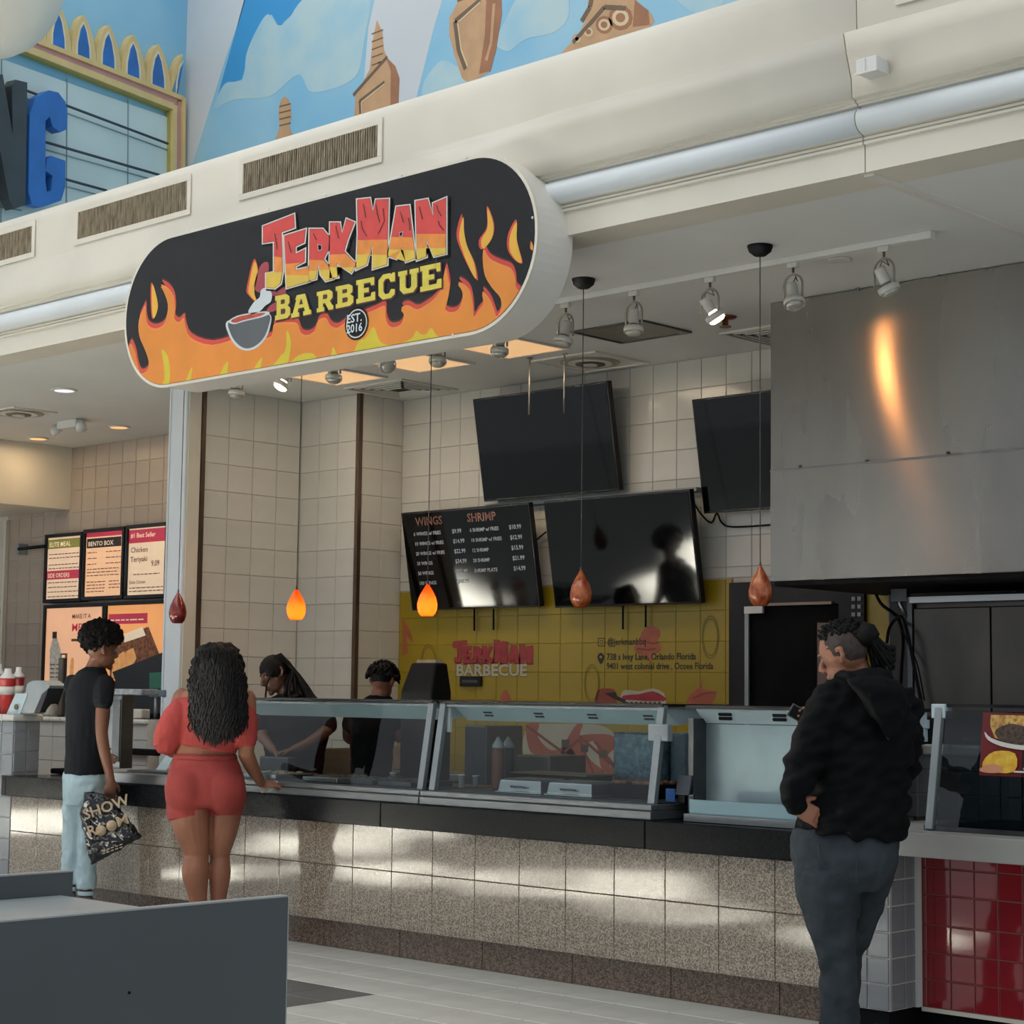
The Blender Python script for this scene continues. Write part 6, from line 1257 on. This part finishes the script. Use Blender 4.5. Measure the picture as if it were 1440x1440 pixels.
b.build('gathered_locs', mat('black_locs', '070606', .7, var=.4, scale=40, spec=.2), root)['kind'] = 'stuff'
ph_ = thing('phone', 'dark phone with a clear case in the man\'s hand, beyond his left arm', 'phone', J(1124, 1004, .36))
MB().obox(J(1121, 1003, .325), (HR*.8-UP*.45).normalized()*.035, (UP*.8+HR*.45).normalized()*.028, HN*.005).build('case', mat('phone_grey', '4a4a4c', .3), ph_, .004)
MB().obox(J(1121, 1003, .318), (HR*.8-UP*.45).normalized()*.028, (UP*.8+HR*.45).normalized()*.022, HN*.002).build('camera_plate', blackp, ph_)
# ---- two workers behind the counter -------------------------------------------------------------
blk = mat('black_uniform', '0a0b0d', .9, spec=.15, var=.2, scale=8)
F4 = Fig(12.25); J = F4.J
root = thing('person', 'worker in black with long locs bending over the food behind the left glass case', 'person', (J(412, 1150).x, J(412, 1150).y, 0), None)
sk4 = skin_m('deep_brown_skin', '5d3d2e'); b = MB(); hc = J(386, 949, -.02); ff = -HR*.75-HN*.45-UP*.38; A = head(b, hc, ff, UP*.9-HR*.3, .98)
limb(b, [J(393, 958), J(402, 975), J(408, 990)], [.05, .052, .06]); F4.stack(b, [(375, 450, 988, .16), (372, 458, 1010, .2), (376, 450, 1060, .2), (380, 448, 1110, .2)])
limb(b, [J(452, 998, -.02), J(461, 1026, -.06)], [.046, .04]); limb(b, [J(461, 1026, -.06), J(435, 1044, -.16), J(412, 1054, -.24)], [.04, .034, .025]); hand(b, J(413, 1054, -.24), -HR-UP*.25, UP, HN*-1, .45, .95)
limb(b, [J(376, 1000, -.02), J(368, 1035, -.1)], [.045, .04]); limb(b, [J(368, 1035, -.1), J(385, 1056, -.24)], [.038, .025]); hand(b, J(385, 1056, -.24), HR*.7-UP*.6, UP, -HN, .5, .95)
blob('body', b, sk4, root, .007, 3); eyes(root, hc, A, .98)
b = MB(); F4.stack(b, [(392, 424, 976, .16), (374, 450, 986, .22), (366, 462, 1004, .26), (366, 464, 1030, .26), (372, 456, 1060, .26), (374, 452, 1100, .26), (374, 454, 1150, .27)]); limb(b, [J(452, 996), J(462, 1020, -.05)], [.058, .056]); limb(b, [J(376, 998), J(368, 1022, -.08)], [.055, .053])
blob('black_shirt', b, blk, root, .011, 2, folds(.009, 11, 9, 2))
b = MB(); b.tube([J(395, 1140), J(395, 1255)], [.1, .07], 14, hint=tuple(HR)); b.tube([J(433, 1140), J(433, 1255)], [.1, .07], 14, hint=tuple(HR)); b.build('trousers', blk, root)
for x in (395, 433): shoe(F4, root, J(x, 1262), -HR*.5-HN, mat('black_shoe', '141416', .5))
random.seed(8); b = MB(); r, f, u = A; b.ball(hc+u*.036-f*.014, (.086, .1, .094), 18, ax=A)
for k in range(90):
    a = random.uniform(-2.4, 2.4); st = hc+u*(.11)-f*(.02+.05*random.random())+r*math.sin(a)*.06; mid = hc-f*.1+r*math.sin(a)*.085-u*.01; ex = random.uniform(400, 452); end = J(ex, 966+(ex-400)*.42+random.uniform(0, 14), random.uniform(-.16, .02))
    b.tube(cat_rom([st, mid, (mid*.4+end*.6)+UP*.02, end], 3, False), .011, 5)
b.tube([hc+f*.03+r*-.08+u*.03, J(375, 962, -.1), J(373, 984, -.1)], .006, 5)
b.build('locs', mat('black_locs', '0d0c0d', .55), root)
F5 = Fig(12.2); J = F5.J
root = thing('person', 'worker in black T-shirt with short twisted hair, back turned, beside the black machine', 'person', (J(525, 1150).x, J(525, 1150).y, 0), None)
b = MB(); hc = J(539, 959, 0); A = head(b, hc, HN*.9+HR*.35-UP*.3, UP, .95); limb(b, [J(536, 966), J(532, 985)], [.052, .058])
F5.stack(b, [(500, 556, 988, .16), (496, 556, 1010, .2), (500, 548, 1060, .2), (500, 545, 1120, .2)]); limb(b, [J(553, 1000), J(561, 1036)], [.045, .04]); limb(b, [J(561, 1036), J(572, 1020, .1), J(580, 1008, .22)], [.04, .034, .025]); hand(b, J(580, 1008, .22), HR*.6+UP*.4+HN, -HR, UP, .4, .95)
limb(b, [J(496, 1000), J(490, 1036, .12), J(505, 1040, .3)], [.045, .04, .026]); hand(b, J(505, 1040, .3), HR*.6+HN, UP, HN, .4, .95)
blob('body', b, skin_m('medium_brown_skin', '7a4f3c'), root, .007, 3); eyes(root, hc, A, .95)
b = MB(); F5.stack(b, [(520, 548, 978, .15), (506, 554, 984, .22), (492, 559, 998, .25), (489, 562, 1012, .26), (494, 553, 1045, .26), (492, 549, 1095, .27), (492, 550, 1140, .28)]); limb(b, [J(552, 998), J(560, 1018)], [.058, .056]); limb(b, [J(497, 998), J(492, 1020, .06)], [.055, .053])
blob('black_shirt', b, blk, root, .011, 2, folds(.009, 11, 9, 6))
b = MB(); b.tube([J(508, 1130), J(508, 1255)], [.1, .07], 14, hint=tuple(HR)); b.tube([J(536, 1130), J(536, 1255)], [.1, .07], 14, hint=tuple(HR)); b.build('trousers', blk, root)
for x in (508, 536): shoe(F5, root, J(x, 1262), HN, mat('black_shoe', '141416', .5))
random.seed(9); b = MB(); r, f, u = A; b.ball(hc+u*.038-f*.022, (.08, .094, .085), 16, ax=A)
for k in range(170):
    a = random.uniform(0, 6.28); e = math.asin(random.uniform(-.15, 1)); d = r*math.cos(a)*math.cos(e)+f*math.sin(a)*math.cos(e)+u*math.sin(e)
    if d.dot(f) > .75: continue
    c = hc+u*.035-f*.02+r*(d.dot(r)*.08)+f*(d.dot(f)*.092)+u*(d.dot(u)*.086); b.tube([c, c+d*.022-UP*.004, c+d*.03-UP*.02], [.009, .009, .006], 5)
b.build('short_twists', mat('black_coily_hair', '0c0b0c', .5), root)
